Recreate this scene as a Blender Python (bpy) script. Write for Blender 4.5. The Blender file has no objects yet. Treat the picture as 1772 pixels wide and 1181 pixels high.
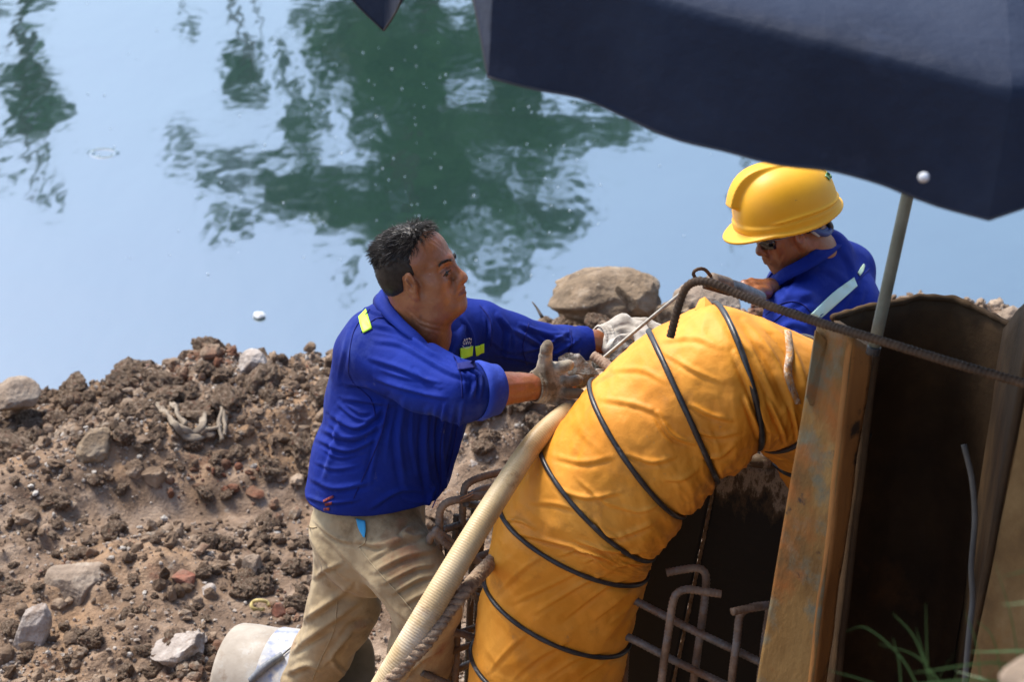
import bpy, math, random
import numpy as np
from mathutils import Vector, Matrix
from mathutils.bvhtree import BVHTree
random.seed(7); RNG = np.random.default_rng(7)
SC = bpy.context.scene; COL = SC.collection
# ------------------------------------------------------------------ camera, sky, sun, exposure
CAMH = 3.25; PITCH = math.radians(27); ROLL = math.radians(3.3); FPX = 3300.0; CX, CY = 886.0, 590.5
FWD = np.array([0, math.cos(PITCH), -math.sin(PITCH)])
_r0 = np.array([1.0, 0, 0]); _u0 = np.array([0, math.sin(PITCH), math.cos(PITCH)])
RGT = math.cos(ROLL)*_r0 + math.sin(ROLL)*_u0
UPV = -math.sin(ROLL)*_r0 + math.cos(ROLL)*_u0
CAM = np.array([0, 0, CAMH])
cam = bpy.data.cameras.new('camera'); camo = bpy.data.objects.new('camera', cam); COL.objects.link(camo)
cam.sensor_width = 36; cam.lens = 36*FPX/1772; cam.clip_end = 600; cam.clip_start = 0.05
m = Matrix.Identity(4)
for i in range(3):
    m[i][0] = RGT[i]; m[i][1] = UPV[i]; m[i][2] = -FWD[i]; m[i][3] = CAM[i]
camo.matrix_world = m; SC.camera = camo
cam.dof.use_dof = True; cam.dof.focus_distance = 4.3; cam.dof.aperture_fstop = 5.0
SUN_EL, SUN_AZ = math.radians(54), math.radians(-50)      # azimuth from +Y towards +X
world = bpy.data.worlds.new('World'); SC.world = world; world.use_nodes = True
wn = world.node_tree.nodes; wl = world.node_tree.links
sky = wn.new('ShaderNodeTexSky'); sky.sky_type = 'NISHITA'; sky.sun_disc = False
sky.sun_elevation = SUN_EL; sky.sun_rotation = SUN_AZ; sky.air_density = 1.0; sky.dust_density = 1.8; sky.ozone_density = 1.5
bg = wn['Background']; bg.inputs[1].default_value = 0.145; wl.new(sky.outputs[0], bg.inputs[0])
sun = bpy.data.lights.new('sun', 'SUN'); sun.energy = 2.8; sun.angle = math.radians(20); sun.color = (1, .95, .87)
suno = bpy.data.objects.new('sun', sun); COL.objects.link(suno)
sd = Vector((math.sin(SUN_AZ)*math.cos(SUN_EL), math.cos(SUN_AZ)*math.cos(SUN_EL), math.sin(SUN_EL)))
suno.rotation_euler = sd.to_track_quat('Z', 'Y').to_euler(); suno.location = (0, 0, 20)
SC.view_settings.view_transform = 'Standard'; SC.view_settings.look = 'None'
SC.view_settings.exposure = 1.08; SC.view_settings.gamma = 1; SC.view_settings.use_curve_mapping = False
SC.render.engine = 'CYCLES'
try:
    SC.cycles.use_denoising = True; SC.cycles.max_bounces = 8
except Exception: pass

# ------------------------------------------------------------------ helpers
def P(x, y, d):
    """world point seen at photo position x,y at distance d along the view axis"""
    return CAM + d*(FWD + (x-CX)/FPX*RGT + (CY-y)/FPX*UPV)
def V(a, b, c):
    """direction: a right, b up in view, c towards the viewer"""
    v = a*RGT + b*UPV - c*FWD
    return v/np.linalg.norm(v)
def proj(p):
    q = np.asarray(p) - CAM; d = q@FWD
    return CX + FPX*(q@RGT)/d, CY - FPX*(q@UPV)/d, d
def rayz(x, y, z):
    r = FWD + (x-CX)/FPX*RGT + (CY-y)/FPX*UPV
    return CAM + r*((z-CAMH)/r[2])
def nrm(v):
    v = np.asarray(v, float); return v/np.linalg.norm(v)

def _h(ix, iy, iz, s):
    n = (ix*374761393 + iy*668265263 + iz*2147483647 + s*974634777) & 0xFFFFFFFF
    n = ((n ^ (n >> 13))*1274126177) & 0xFFFFFFFF
    n = ((n ^ (n >> 16))*2246822519) & 0xFFFFFFFF
    return ((n ^ (n >> 15)) & 0xFFFFFF)/float(0xFFFFFF)
def noise(p, seed=0):
    p = np.asarray(p, float); i = np.floor(p).astype(np.int64); f = p-i; f = f*f*(3-2*f)
    r = 0
    for a in (0, 1):
        for b in (0, 1):
            for c in (0, 1):
                w = (f[..., 0] if a else 1-f[..., 0])*(f[..., 1] if b else 1-f[..., 1])*(f[..., 2] if c else 1-f[..., 2])
                r = r + w*_h(i[..., 0]+a, i[..., 1]+b, i[..., 2]+c, seed)
    return r*2-1
def fbm(p, o=4, seed=0, g=.5):
    p = np.asarray(p, float); r = 0; a = 1
    for k in range(o):
        r = r + a*noise(p*(2.03**k)+k*7.3, seed+k); a *= g
    return r
def ridged(p, o=3, seed=0):
    p = np.asarray(p, float); r = 0; a = 1
    for k in range(o):
        r = r + a*(1-2*np.abs(noise(p*(2.1**k)+k*3.7, seed+k))); a *= .5
    return r
def sstep(a, b, x):
    t = np.clip((np.asarray(x)-a)/(b-a), 0, 1); return t*t*(3-2*t)

def mesh_np(name, v, faces, smooth=True):
    """v (n,3); faces (m,k) array or list of lists"""
    me = bpy.data.meshes.new(name)
    v = np.asarray(v, np.float32)
    if isinstance(faces, np.ndarray):
        me.vertices.add(len(v)); me.vertices.foreach_set('co', v.ravel())
        k = faces.shape[1]; n = len(faces)
        me.loops.add(n*k); me.loops.foreach_set('vertex_index', faces.astype(np.int32).ravel())
        me.polygons.add(n); me.polygons.foreach_set('loop_start', np.arange(0, n*k, k, dtype=np.int32))
        try: me.polygons.foreach_set('loop_total', np.full(n, k, np.int32))
        except Exception: pass
        me.update(calc_edges=True); me.validate()
    else:
        me.from_pydata([tuple(map(float, q)) for q in v], [], [list(map(int, f)) for f in faces]); me.update()
    me.polygons.foreach_set('use_smooth', np.full(len(me.polygons), smooth))
    return me
def root(name, label, cat, loc, group=None):
    o = bpy.data.objects.new(name, None); COL.objects.link(o); o.location = Vector(tuple(map(float, loc)))
    o.empty_display_size = .1
    o['label'] = label; o['category'] = cat
    if group: o['group'] = group
    return o
def origin(o):
    return Vector(o.location) if o.type == 'EMPTY' else Vector((0, 0, 0))
def obj(name, me, mat, parent=None, label=None, cat=None, group=None, kind=None):
    """links a mesh built in world coordinates"""
    o = bpy.data.objects.new(name, me); COL.objects.link(o)
    if mat is not None and not me.materials: me.materials.append(mat)
    if parent is not None:
        o.parent = parent; o.matrix_parent_inverse = Matrix.Translation(-origin(parent))
    if label: o['label'] = label
    if cat: o['category'] = cat
    if group: o['group'] = group
    if kind: o['kind'] = kind
    return o
class MB:
    """mesh collector"""
    def __init__(s): s.v = []; s.f = []; s.n = 0
    def add(s, v, f):
        v = np.asarray(v, float); s.v.append(v); s.f += [[i+s.n for i in q] for q in (f.tolist() if isinstance(f, np.ndarray) else f)]; s.n += len(v)
        return s
    def mesh(s, name, smooth=True): return mesh_np(name, np.concatenate(s.v), s.f, smooth)
def recalc(me):
    import bmesh
    bm = bmesh.new(); bm.from_mesh(me); bmesh.ops.recalc_face_normals(bm, faces=bm.faces); bm.to_mesh(me); bm.free(); return me

def catmull(pts, n):
    pts = np.asarray(pts, float); L = len(pts)
    q = np.concatenate([[2*pts[0]-pts[1]], pts, [2*pts[-1]-pts[-2]]])
    t = np.linspace(0, L-1, n); i = np.minimum(t.astype(int), L-2); f = (t-i)[:, None]
    p0, p1, p2, p3 = q[i], q[i+1], q[i+2], q[i+3]
    return .5*((2*p1)+(-p0+p2)*f+(2*p0-5*p1+4*p2-p3)*f**2+(-p0+3*p1-3*p2+p3)*f**3)
def resample(pts, step):
    p = catmull(pts, max(8, len(pts)*24)); s = np.concatenate([[0], np.cumsum(np.linalg.norm(np.diff(p, axis=0), axis=1))])
    n = max(3, int(s[-1]/step)+1); t = np.linspace(0, s[-1], n)
    return np.stack([np.interp(t, s, p[:, k]) for k in range(3)], 1), t
def frames(p):
    T = np.gradient(p, axis=0); T /= np.linalg.norm(T, axis=1)[:, None]+1e-12
    N = np.zeros_like(T); a = np.array([0, 0, 1.]) if abs(T[0][2]) < .9 else np.array([1., 0, 0])
    N[0] = nrm(np.cross(T[0], a))
    for i in range(1, len(p)):
        v = N[i-1]-T[i]*np.dot(N[i-1], T[i]); N[i] = v/np.linalg.norm(v)
    return T, N, np.cross(T, N)
def tube(pts, r, sides=10, step=.01, rf=None, cap=True):
    """swept round bar; rf(s, th) scales the radius; returns v, faces"""
    p, s = resample(pts, step); T, N, B = frames(p); n = len(p)
    th = np.linspace(0, 2*math.pi, sides, endpoint=False)
    R = np.full((n, sides), 1.0)*(r if np.isscalar(r) else np.interp(s/s[-1], np.linspace(0, 1, len(r)), r)[:, None])
    if rf is not None: R = R*rf(s[:, None], th[None, :])
    v = p[:, None]+R[..., None]*(np.cos(th)[None, :, None]*N[:, None]+np.sin(th)[None, :, None]*B[:, None])
    v = v.reshape(-1, 3); f = []
    i, j = np.meshgrid(np.arange(n-1), np.arange(sides), indexing='ij'); j2 = (j+1) % sides
    F = np.stack([i*sides+j, i*sides+j2, (i+1)*sides+j2, (i+1)*sides+j], -1).reshape(-1, 4).tolist()
    if cap: F += [list(range(sides))[::-1], list(range((n-1)*sides, n*sides))]
    return v, F
def rebar_rf(s, th):
    ph = (s/.0088 + th/(2*math.pi)*1.0) % 1.0
    return .97+.15*np.exp(-((ph-.5)/.17)**4) + .05*(np.abs(np.cos(th)) > .985)
def bar(pts, r=.010, sides=14, step=.0026): return tube(pts, r, sides, step, rebar_rf)

# ------------------------------------------------------------------ smooth solids (signed distance + surface nets)
class Solid:
    def __init__(s): s.pr = []; s.O = np.zeros(3); s.R = np.eye(3)
    def frame(s, o, fwd=None, left=None, up=None):
        s.O = np.asarray(o, float); s.R = np.stack([fwd, left, up], 1) if fwd is not None else np.eye(3); return s
    def w(s, p): return s.O + s.R@np.asarray(p, float)
    def cap(s, a, b, ra, rb=None, k=.012, sub=False):
        rb = ra if rb is None else rb; s.pr.append(('c', s.w(a), s.w(b), ra, rb, k, sub)); return s
    def ell(s, c, r, rot=None, k=.012, sub=False):
        Rm = s.R if rot is None else (s.R@np.asarray(rot)); s.pr.append(('e', s.w(c), np.asarray(r, float), Rm, k, sub)); return s
    def ecap(s, a, b, ra, rb, u, k=.02, sub=False):
        a = s.w(a); b = s.w(b); T = nrm(b-a); u = s.R@np.asarray(u, float); u = nrm(u-T*np.dot(u, T)); vv = np.cross(T, u)
        s.pr.append(('x', a, b, np.array(ra, float), np.array(rb, float), u, vv, k, sub)); return s
    def chain(s, pts, rs, k=.012):
        for i in range(len(pts)-1): s.cap(pts[i], pts[i+1], rs[i], rs[i+1], k)
        return s
    def fn(s, f, lo, hi, k=.01, sub=False, inter=False):
        s.pr.append(('f', f, np.asarray(lo, float), np.asarray(hi, float), k, sub, inter)); return s
    def bounds(s):
        lo = np.full(3, 9e9); hi = -lo
        for q in s.pr:
            if q[0] == 'f':
                if not (q[5] or q[6]): lo = np.minimum(lo, q[2]); hi = np.maximum(hi, q[3])
                continue
            if q[-1]: continue
            a, b = s.bb(q); lo = np.minimum(lo, a); hi = np.maximum(hi, b)
        return lo-.012, hi+.012
    @staticmethod
    def bb(q):
        if q[0] == 'c': r = max(q[3], q[4]); return np.minimum(q[1], q[2])-r, np.maximum(q[1], q[2])+r
        if q[0] == 'e': e = np.sqrt(((q[3]*q[2][None, :])**2).sum(1)); return q[1]-e, q[1]+e
        if q[0] == 'f': return q[2], q[3]
        r = max(q[3].max(), q[4].max()); return np.minimum(q[1], q[2])-r, np.maximum(q[1], q[2])+r
    def ev(s, p, mg=.04):
        d = np.full(len(p), 1.0)
        for q in s.pr:
            lo, hi = s.bb(q)
            inter = q[0] == 'f' and q[6]
            if inter: idx = np.arange(len(p))
            else: idx = np.nonzero(((p > lo-mg) & (p < hi+mg)).all(1))[0]
            if len(idx) == 0: continue
            x = p[idx]
            if q[0] == 'c':
                a, b, ra, rb, k, sub = q[1:]; ab = b-a; t = np.clip((x-a)@ab/max(ab@ab, 1e-12), 0, 1)
                e = np.linalg.norm(x-a-t[:, None]*ab, axis=1)-(ra+(rb-ra)*t)
            elif q[0] == 'e':
                c, r, R, k, sub = q[1:]; l = (x-c)@R; k0 = np.linalg.norm(l/r, axis=1); k1 = np.linalg.norm(l/(r*r), axis=1)
                e = k0*(k0-1)/np.maximum(k1, 1e-9)
            elif q[0] == 'x':
                a, b, ra, rb, u, vv, k, sub = q[1:]; ab = b-a; L = np.linalg.norm(ab); T = ab/L
                z = (x-a)@T; t = np.clip(z/L, 0, 1); ru = ra[0]+(rb[0]-ra[0])*t; rv = ra[1]+(rb[1]-ra[1])*t
                uu = (x-a)@u; vw = (x-a)@vv; k0 = np.sqrt((uu/ru)**2+(vw/rv)**2+((z-t*L)/np.minimum(ru, rv))**2)
                k1 = np.sqrt((uu/ru**2)**2+(vw/rv**2)**2+((z-t*L)/np.minimum(ru, rv)**2)**2)
                e = k0*(k0-1)/np.maximum(k1, 1e-9)
            else:
                e = q[1](x); k = q[4]; sub = q[5]
            cur = d[idx]
            if inter: e = -e; sub = True
            if sub:
                h = np.clip(.5-.5*(cur+e)/k, 0, 1); d[idx] = cur*(1-h)+(-e)*h + k*h*(1-h)
            else:
                h = np.clip(.5+.5*(cur-e)/k, 0, 1); d[idx] = cur*(1-h)+e*h - k*h*(1-h)
        return d
    def mesh(s, name, h=.004, disp=None, lo=None, hi=None):
        if lo is None: lo, hi = s.bounds()
        B = 8; n = (np.ceil((hi-lo)/(h*B)).astype(int))*B
        nb = n//B
        g = np.stack(np.meshgrid(*[np.arange(k) for k in nb], indexing='ij'), -1).reshape(-1, 3)
        cen = lo+(g*B+B/2)*h
        dc = s.ev(cen, mg=.09)
        lim = h*B*.87*1.35+.012
        F = np.repeat(np.repeat(np.repeat(dc.reshape(nb).astype(np.float32), B, 0), B, 1), B, 2)
        F[F == 0] = 1e-6
        act = g[np.abs(dc) < lim]
        loc = np.stack(np.meshgrid(*[np.arange(B)]*3, indexing='ij'), -1).reshape(-1, 3)
        for c0 in range(0, len(act), 400):
            a = act[c0:c0+400]; ijk = (a[:, None, :]*B+loc[None]).reshape(-1, 3); p = lo+ijk*h
            e = s.ev(p)
            if disp is not None: e = e+disp(p)
            F[ijk[:, 0], ijk[:, 1], ijk[:, 2]] = e
        F[0] = F[-1] = 1; F[:, 0] = F[:, -1] = 1; F[:, :, 0] = F[:, :, -1] = 1
        S = F < 0
        def corner(a, b, c): return S[a:n[0]-1+a, b:n[1]-1+b, c:n[2]-1+c]
        al = np.ones(n-1, bool); an = np.zeros(n-1, bool)
        for a in (0, 1):
            for b in (0, 1):
                for c in (0, 1): cc = corner(a, b, c); al &= cc; an |= cc
        cells = np.stack(np.nonzero(an & ~al), -1)
        cid = np.full(n-1, -1, np.int32); cid[cells[:, 0], cells[:, 1], cells[:, 2]] = np.arange(len(cells))
        off = np.array([[a, b, c] for a in (0, 1) for b in (0, 1) for c in (0, 1)])
        val = np.stack([F[cells[:, 0]+o[0], cells[:, 1]+o[1], cells[:, 2]+o[2]] for o in off], 1)
        acc = np.zeros((len(cells), 3)); cnt = np.zeros(len(cells))
        for i in range(8):
            for j in range(i+1, 8):
                if np.abs(off[i]-off[j]).sum() != 1: continue
                a, b = val[:, i], val[:, j]; mk = (a < 0) != (b < 0)
                t = np.where(mk, a/np.where(mk, a-b, 1), 0)
                acc += mk[:, None]*(off[i]+t[:, None]*(off[j]-off[i])); cnt += mk
        v = lo+(cells+acc/cnt[:, None])*h
        fs = []
        for ax in range(3):
            sl0 = [slice(1, n[k]-1) for k in range(3)]; sl1 = list(sl0); sl0[ax] = slice(0, n[ax]-1); sl1[ax] = slice(1, n[ax])
            A = S[tuple(sl0)]; Bm = S[tuple(sl1)]
            for flip, mk in ((False, A & ~Bm), (True, ~A & Bm)):
                e = np.stack(np.nonzero(mk), -1)
                if len(e) == 0: continue
                for k in range(3):
                    if k != ax: e[:, k] += 1
                u, w_ = [(1, 2), (2, 0), (0, 1)][ax]
                def cc(du, dw):
                    q = e.copy(); q[:, u] -= du; q[:, w_] -= dw; return cid[q[:, 0], q[:, 1], q[:, 2]]
                Q = np.stack([cc(1, 1), cc(0, 1), cc(0, 0), cc(1, 0)], 1)
                if flip: Q = Q[:, ::-1]
                fs.append(Q)
        f = np.concatenate(fs); f = f[(f >= 0).all(1)]
        return mesh_np(name, v, f)
def get_v(me):
    a = np.empty(len(me.vertices)*3, np.float32); me.vertices.foreach_get('co', a); return a.reshape(-1, 3).astype(float)
def set_v(me, v): me.vertices.foreach_set('co', np.asarray(v, np.float32).ravel()); me.update()
def get_n(me):
    a = np.empty(len(me.vertices)*3, np.float32); me.vertices.foreach_get('normal', a); return a.reshape(-1, 3).astype(float)
def get_f(me):
    return [list(p.vertices) for p in me.polygons]
def folds(me, strokes, nz=None):
    """creases in cloth: strokes (polyline of photo points, half width px, height m); raised along, dipped beside"""
    v = get_v(me); n = get_n(me); x, y, d = proj(v); q = np.stack([x, y], 1)
    vd = (CAM-v); vd /= np.linalg.norm(vd, axis=1)[:, None]; face = sstep(-.05, .25, (n*vd).sum(1))
    D = np.zeros(len(v))
    for pts, w, h in strokes:
        pts = np.asarray(pts, float)
        if len(pts) > 2: pts = catmull(np.c_[pts, np.zeros(len(pts))], len(pts)*5)[:, :2]
        L = np.linalg.norm(np.diff(pts, axis=0), axis=1); tot = L.sum(); cum = 0
        best = np.full(len(v), 1e9); bs = np.zeros(len(v)); bt = np.zeros(len(v))
        for i in range(len(pts)-1):
            a, b = pts[i], pts[i+1]; ab = b-a; t = np.clip(((q-a)@ab)/(ab@ab+1e-9), 0, 1); r = q-a-t[:, None]*ab
            ds = np.linalg.norm(r, axis=1); m_ = ds < best
            sg = np.sign(ab[0]*r[:, 1]-ab[1]*r[:, 0])
            best = np.where(m_, ds, best); bs = np.where(m_, sg, bs); bt = np.where(m_, (cum+t*L[i])/tot, bt); cum += L[i]
        tp = np.sqrt(np.clip(np.sin(math.pi*np.clip(bt, .02, .98)), 0, 1))
        u = best*bs/w
        D += tp*h*(np.exp(-u*u) - .75*np.exp(-((u-1.5)/.9)**2))
    D *= face
    if nz is not None: D = D+nz(v, n)
    set_v(me, v+n*D[:, None]); return me
def bvh_of(*mes):
    vs = []; fs = []; k = 0
    for me in mes:
        v = get_v(me); vs += [Vector(p) for p in v]; fs += [[i+k for i in f] for f in get_f(me)]; k += len(v)
    return BVHTree.FromPolygons(vs, fs)
def drape_pts(bvh, px, off):
    out = []; last = None; ds = []
    for x, y in px:
        r = FWD+(x-CX)/FPX*RGT+(CY-y)/FPX*UPV; L = np.linalg.norm(r)
        hit = bvh.ray_cast(Vector(CAM), Vector(r/L))
        ds.append(None if hit[0] is None else hit[3]/L)
    good = [d for d in ds if d is not None]; md = float(np.median(good)) if good else 4.4
    for (x, y), d in zip(px, ds):
        if d is None or abs(d-md) > .25:
            d = md
        out.append(P(x, y, d-off))
    return np.array(out)
def patch(bvh, quad, nu=10, nv=4, off=.004, thick=.002, bulge=0):
    """thin piece of cloth lying on a surface; quad = 4 photo corners (or two polylines)"""
    A, B = quad; A = catmull(np.c_[np.asarray(A, float), np.zeros(len(A))], nu+1)[:, :2]; B = catmull(np.c_[np.asarray(B, float), np.zeros(len(B))], nu+1)[:, :2]
    px = [(A[i]*(1-j/nv)+B[i]*j/nv) for i in range(nu+1) for j in range(nv+1)]
    v = drape_pts(bvh, px, off); n = len(v)
    d = -FWD*thick
    v2 = v+d; g = lambda i, j: i*(nv+1)+j
    f = []
    for i in range(nu):
        for j in range(nv):
            f.append([g(i, j)+n, g(i+1, j)+n, g(i+1, j+1)+n, g(i, j+1)+n]); f.append([g(i, j), g(i, j+1), g(i+1, j+1), g(i+1, j)])
    rim = [g(i, 0) for i in range(nu+1)]+[g(nu, j) for j in range(1, nv+1)]+[g(i, nv) for i in range(nu-1, -1, -1)]+[g(0, j) for j in range(nv-1, 0, -1)]
    for a, b in zip(rim, rim[1:]+rim[:1]): f.append([a, b, b+n, a+n])
    return recalc(mesh_np('patch', np.concatenate([v, v2]), f))

# ------------------------------------------------------------------ materials
def srgb(r, g, b):
    return tuple(((c/255)/12.92 if c/255 <= .04045 else ((c/255+.055)/1.055)**2.4) for c in (r, g, b))+(1,)
def mat(name, cols, scale=8, detail=5, rough=.7, bump=.3, bscale=40, bdist=.004, spec=.3, mottle=None, metal=0, coord='Object', stretch=(1, 1, 1), rr=.1, sheen=0, sss=0, extra=None, bdetail=6, coat=0, ridge=None):
    m = bpy.data.materials.new(name); m.use_nodes = True; N = m.node_tree.nodes; L = m.node_tree.links; b = N['Principled BSDF']
    tc = N.new('ShaderNodeTexCoord'); mp = N.new('ShaderNodeMapping'); L.new(tc.outputs[coord], mp.inputs[0]); mp.inputs['Scale'].default_value = stretch
    n = N.new('ShaderNodeTexNoise'); n.inputs['Scale'].default_value = scale; n.inputs['Detail'].default_value = detail; n.inputs['Roughness'].default_value = .6; L.new(mp.outputs[0], n.inputs[0])
    cr = N.new('ShaderNodeValToRGB'); L.new(n.outputs[0], cr.inputs[0]); el = cr.color_ramp.elements
    for i, (p, c) in enumerate(cols):
        e = el[i] if i < 2 else el.new(p); e.position = p; e.color = c if len(c) == 4 else tuple(c)+(1,)
    out = cr.outputs[0]
    if mottle:
        for (col, sc, lo, hi, seed) in mottle:
            n2 = N.new('ShaderNodeTexNoise'); n2.inputs['Scale'].default_value = sc; n2.inputs['Detail'].default_value = 6; n2.inputs['Roughness'].default_value = .65
            mp2 = N.new('ShaderNodeMapping'); mp2.inputs['Location'].default_value = (seed, seed*2.1, seed*.7); L.new(tc.outputs[coord], mp2.inputs[0]); L.new(mp2.outputs[0], n2.inputs[0])
            mr = N.new('ShaderNodeMapRange'); mr.inputs[1].default_value = lo; mr.inputs[2].default_value = hi; L.new(n2.outputs[0], mr.inputs[0])
            mx = N.new('ShaderNodeMix'); mx.data_type = 'RGBA'; L.new(mr.outputs[0], mx.inputs[0]); L.new(out, mx.inputs[6]); mx.inputs[7].default_value = col if len(col) == 4 else tuple(col)+(1,)
            out = mx.outputs[2]
    L.new(out, b.inputs['Base Color'])
    b.inputs['Metallic'].default_value = metal; b.inputs['Specular IOR Level'].default_value = spec
    rm = N.new('ShaderNodeMapRange'); rm.inputs[3].default_value = max(0, rough-rr); rm.inputs[4].default_value = min(1, rough+rr); L.new(n.outputs[0], rm.inputs[0]); L.new(rm.outputs[0], b.inputs['Roughness'])
    if bump:
        nb = N.new('ShaderNodeTexNoise'); nb.inputs['Scale'].default_value = bscale; nb.inputs['Detail'].default_value = bdetail; nb.inputs['Roughness'].default_value = .6; L.new(mp.outputs[0], nb.inputs[0])
        bp = N.new('ShaderNodeBump'); bp.inputs['Strength'].default_value = bump; bp.inputs['Distance'].default_value = bdist; L.new(nb.outputs[0], bp.inputs['Height']); L.new(bp.outputs[0], b.inputs['Normal'])
    if ridge:
        rn = N.new('ShaderNodeTexNoise'); rn.noise_type = 'RIDGED_MULTIFRACTAL'; rn.normalize = True; rn.inputs['Scale'].default_value = ridge[0]; rn.inputs['Detail'].default_value = 3; rn.inputs['Distortion'].default_value = .6
        rm_ = N.new('ShaderNodeMapping'); rm_.inputs['Scale'].default_value = ridge[3]; rm_.inputs['Rotation'].default_value = ridge[4]; L.new(tc.outputs[coord], rm_.inputs[0]); L.new(rm_.outputs[0], rn.inputs[0])
        b2 = N.new('ShaderNodeBump'); b2.inputs['Strength'].default_value = ridge[1]; b2.inputs['Distance'].default_value = ridge[2]; L.new(rn.outputs[0], b2.inputs['Height'])
        if bump: L.new(bp.outputs[0], b2.inputs['Normal'])
        L.new(b2.outputs[0], b.inputs['Normal'])
    if sheen: b.inputs['Sheen Weight'].default_value = sheen
    if sss: b.inputs['Subsurface Weight'].default_value = sss; b.inputs['Subsurface Scale'].default_value = .01; b.inputs['Subsurface Radius'].default_value = (1, .35, .2)
    if coat: b.inputs['Coat Weight'].default_value = coat
    if extra: extra(m, N, L, b, tc)
    return m

# ================================================================== GROUND
CRX = [-9, -1.8, -1.6, -1.38, -1.17, -1.07, -.87, -.58, -.07, .12, .52, 1.27, 1.66, 9]
CRZ = [-.12, -.14, -.13, -.04, .05, .09, .09, .11, .21, .28, .31, .44, .42, .4]
def ground_z(x, y, fine=True):
    x = np.asarray(x, float); y = np.asarray(y, float)
    p = np.stack([x, y, 0*x], -1)
    zc = np.interp(x, CRX, CRZ)
    wob = .12*noise(p*1.3, 3)
    up = sstep(5.0, 5.82, y+wob*.8)
    z = zc*up
    z = z + .10*np.exp(-((x+1.25)**2/.10+(y-5.35)**2/.03)) + .07*np.exp(-((x+1.55)**2/.05+(y-5.15)**2/.04)) + .09*np.exp(-((x+.75)**2/.09+(y-5.55)**2/.02))
    z = z - .05*np.exp(-((y-(5.1+.25*(x+.9)))/.09)**2)*sstep(-1.5, -1.1, x)*sstep(0, -.4, x)
    z = z + .06*np.exp(-((x+1.05)**2/.03+(y-4.75)**2/.015))
    z = z + .15*np.exp(-((x-.16)**2/.05+(y-5.62)**2/.02)) + .18*np.exp(-((x-.42)**2/.03+(y-5.55)**2/.02)) + .12*np.exp(-((x-.62)**2/.02+(y-5.42)**2/.02))
    shore = sstep(5.95, 6.9, y+wob*.3)
    z = z*(1-shore) - 1.6*shore
    z = np.where(y > 24, -1.6+2.3*sstep(24.5, 28, y)+.3*noise(p*.2, 4), z)
    # street side bank towards the viewer
    z = z + 1.45*sstep(2.75, 1.3, y) + 1.14*sstep(2.25, 1.6, y)*sstep(.25, .75, x)
    near = sstep(8, 6.8, y)*sstep(3.2, 3.8, y)
    if fine:
        a = .022*fbm(p*3.1, 3, 11) + .015*ridged(p*9, 3, 21) + .010*fbm(p*24, 4, 31, .62)
        rough = .35+.65*sstep(-.3, .4, noise(p*1.7+5, 41)) + .5*up
        flat = np.exp(-((y-(5.12+.22*(x+.9)))/.14)**2)*sstep(-1.4, -1.1, x)*sstep(.1, -.3, x)
        z = z + a*rough*(1-.75*flat)*near
        z = z + .012*np.abs(noise(np.stack([x*2+y*7, y*2-x*1.0, 0*x], -1)*2, 51))*flat*near
    return z
def axis(segs):
    out = []
    for a, b, s in segs: out.append(np.arange(a, b, s))
    return np.concatenate(out+[[segs[-1][1]]])
gx = axis([(-220, -20, 20), (-20, -4, 1), (-4, -2.2, .1), (-2.2, 2.4, .0095), (2.4, 4, .1), (4, 20, 1), (20, 220, 20)])
gy = axis([(-12, 0, 1.5), (0, 3.4, .05), (3.4, 4.0, .03), (4.0, 6.35, .0095), (6.35, 8, .06), (8, 30, .8), (30, 60, 3), (60, 300, 30)])
GX, GY = np.meshgrid(gx, gy, indexing='ij'); GZ = ground_z(GX, GY)
nx, ny = GX.shape; ii, jj = np.meshgrid(np.arange(nx-1), np.arange(ny-1), indexing='ij')
gf = np.stack([ii*ny+jj, (ii+1)*ny+jj, (ii+1)*ny+jj+1, ii*ny+jj+1], -1).reshape(-1, 4)
SOIL = mat('soil', [(.30, (.10, .064, .042)), (.50, (.225, .155, .105)), (.70, (.39, .29, .21))], scale=7, detail=10, rough=.88, bump=1.0, bscale=90, bdist=.012, spec=.15, coord='Object',
           mottle=[((.32, .20, .115, 1), 1.8, .50, .66, 3.1), ((.11, .045, .028, 1), 5, .60, .72, 9.1), ((.34, .28, .22, 1), 24, .62, .72, 5.3), ((.10, .064, .045, 1), 3.5, .58, .72, 12.3)])
ground = obj('ground', mesh_np('ground', np.stack([GX, GY, GZ], -1).reshape(-1, 3), gf), SOIL, kind='structure')

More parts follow.
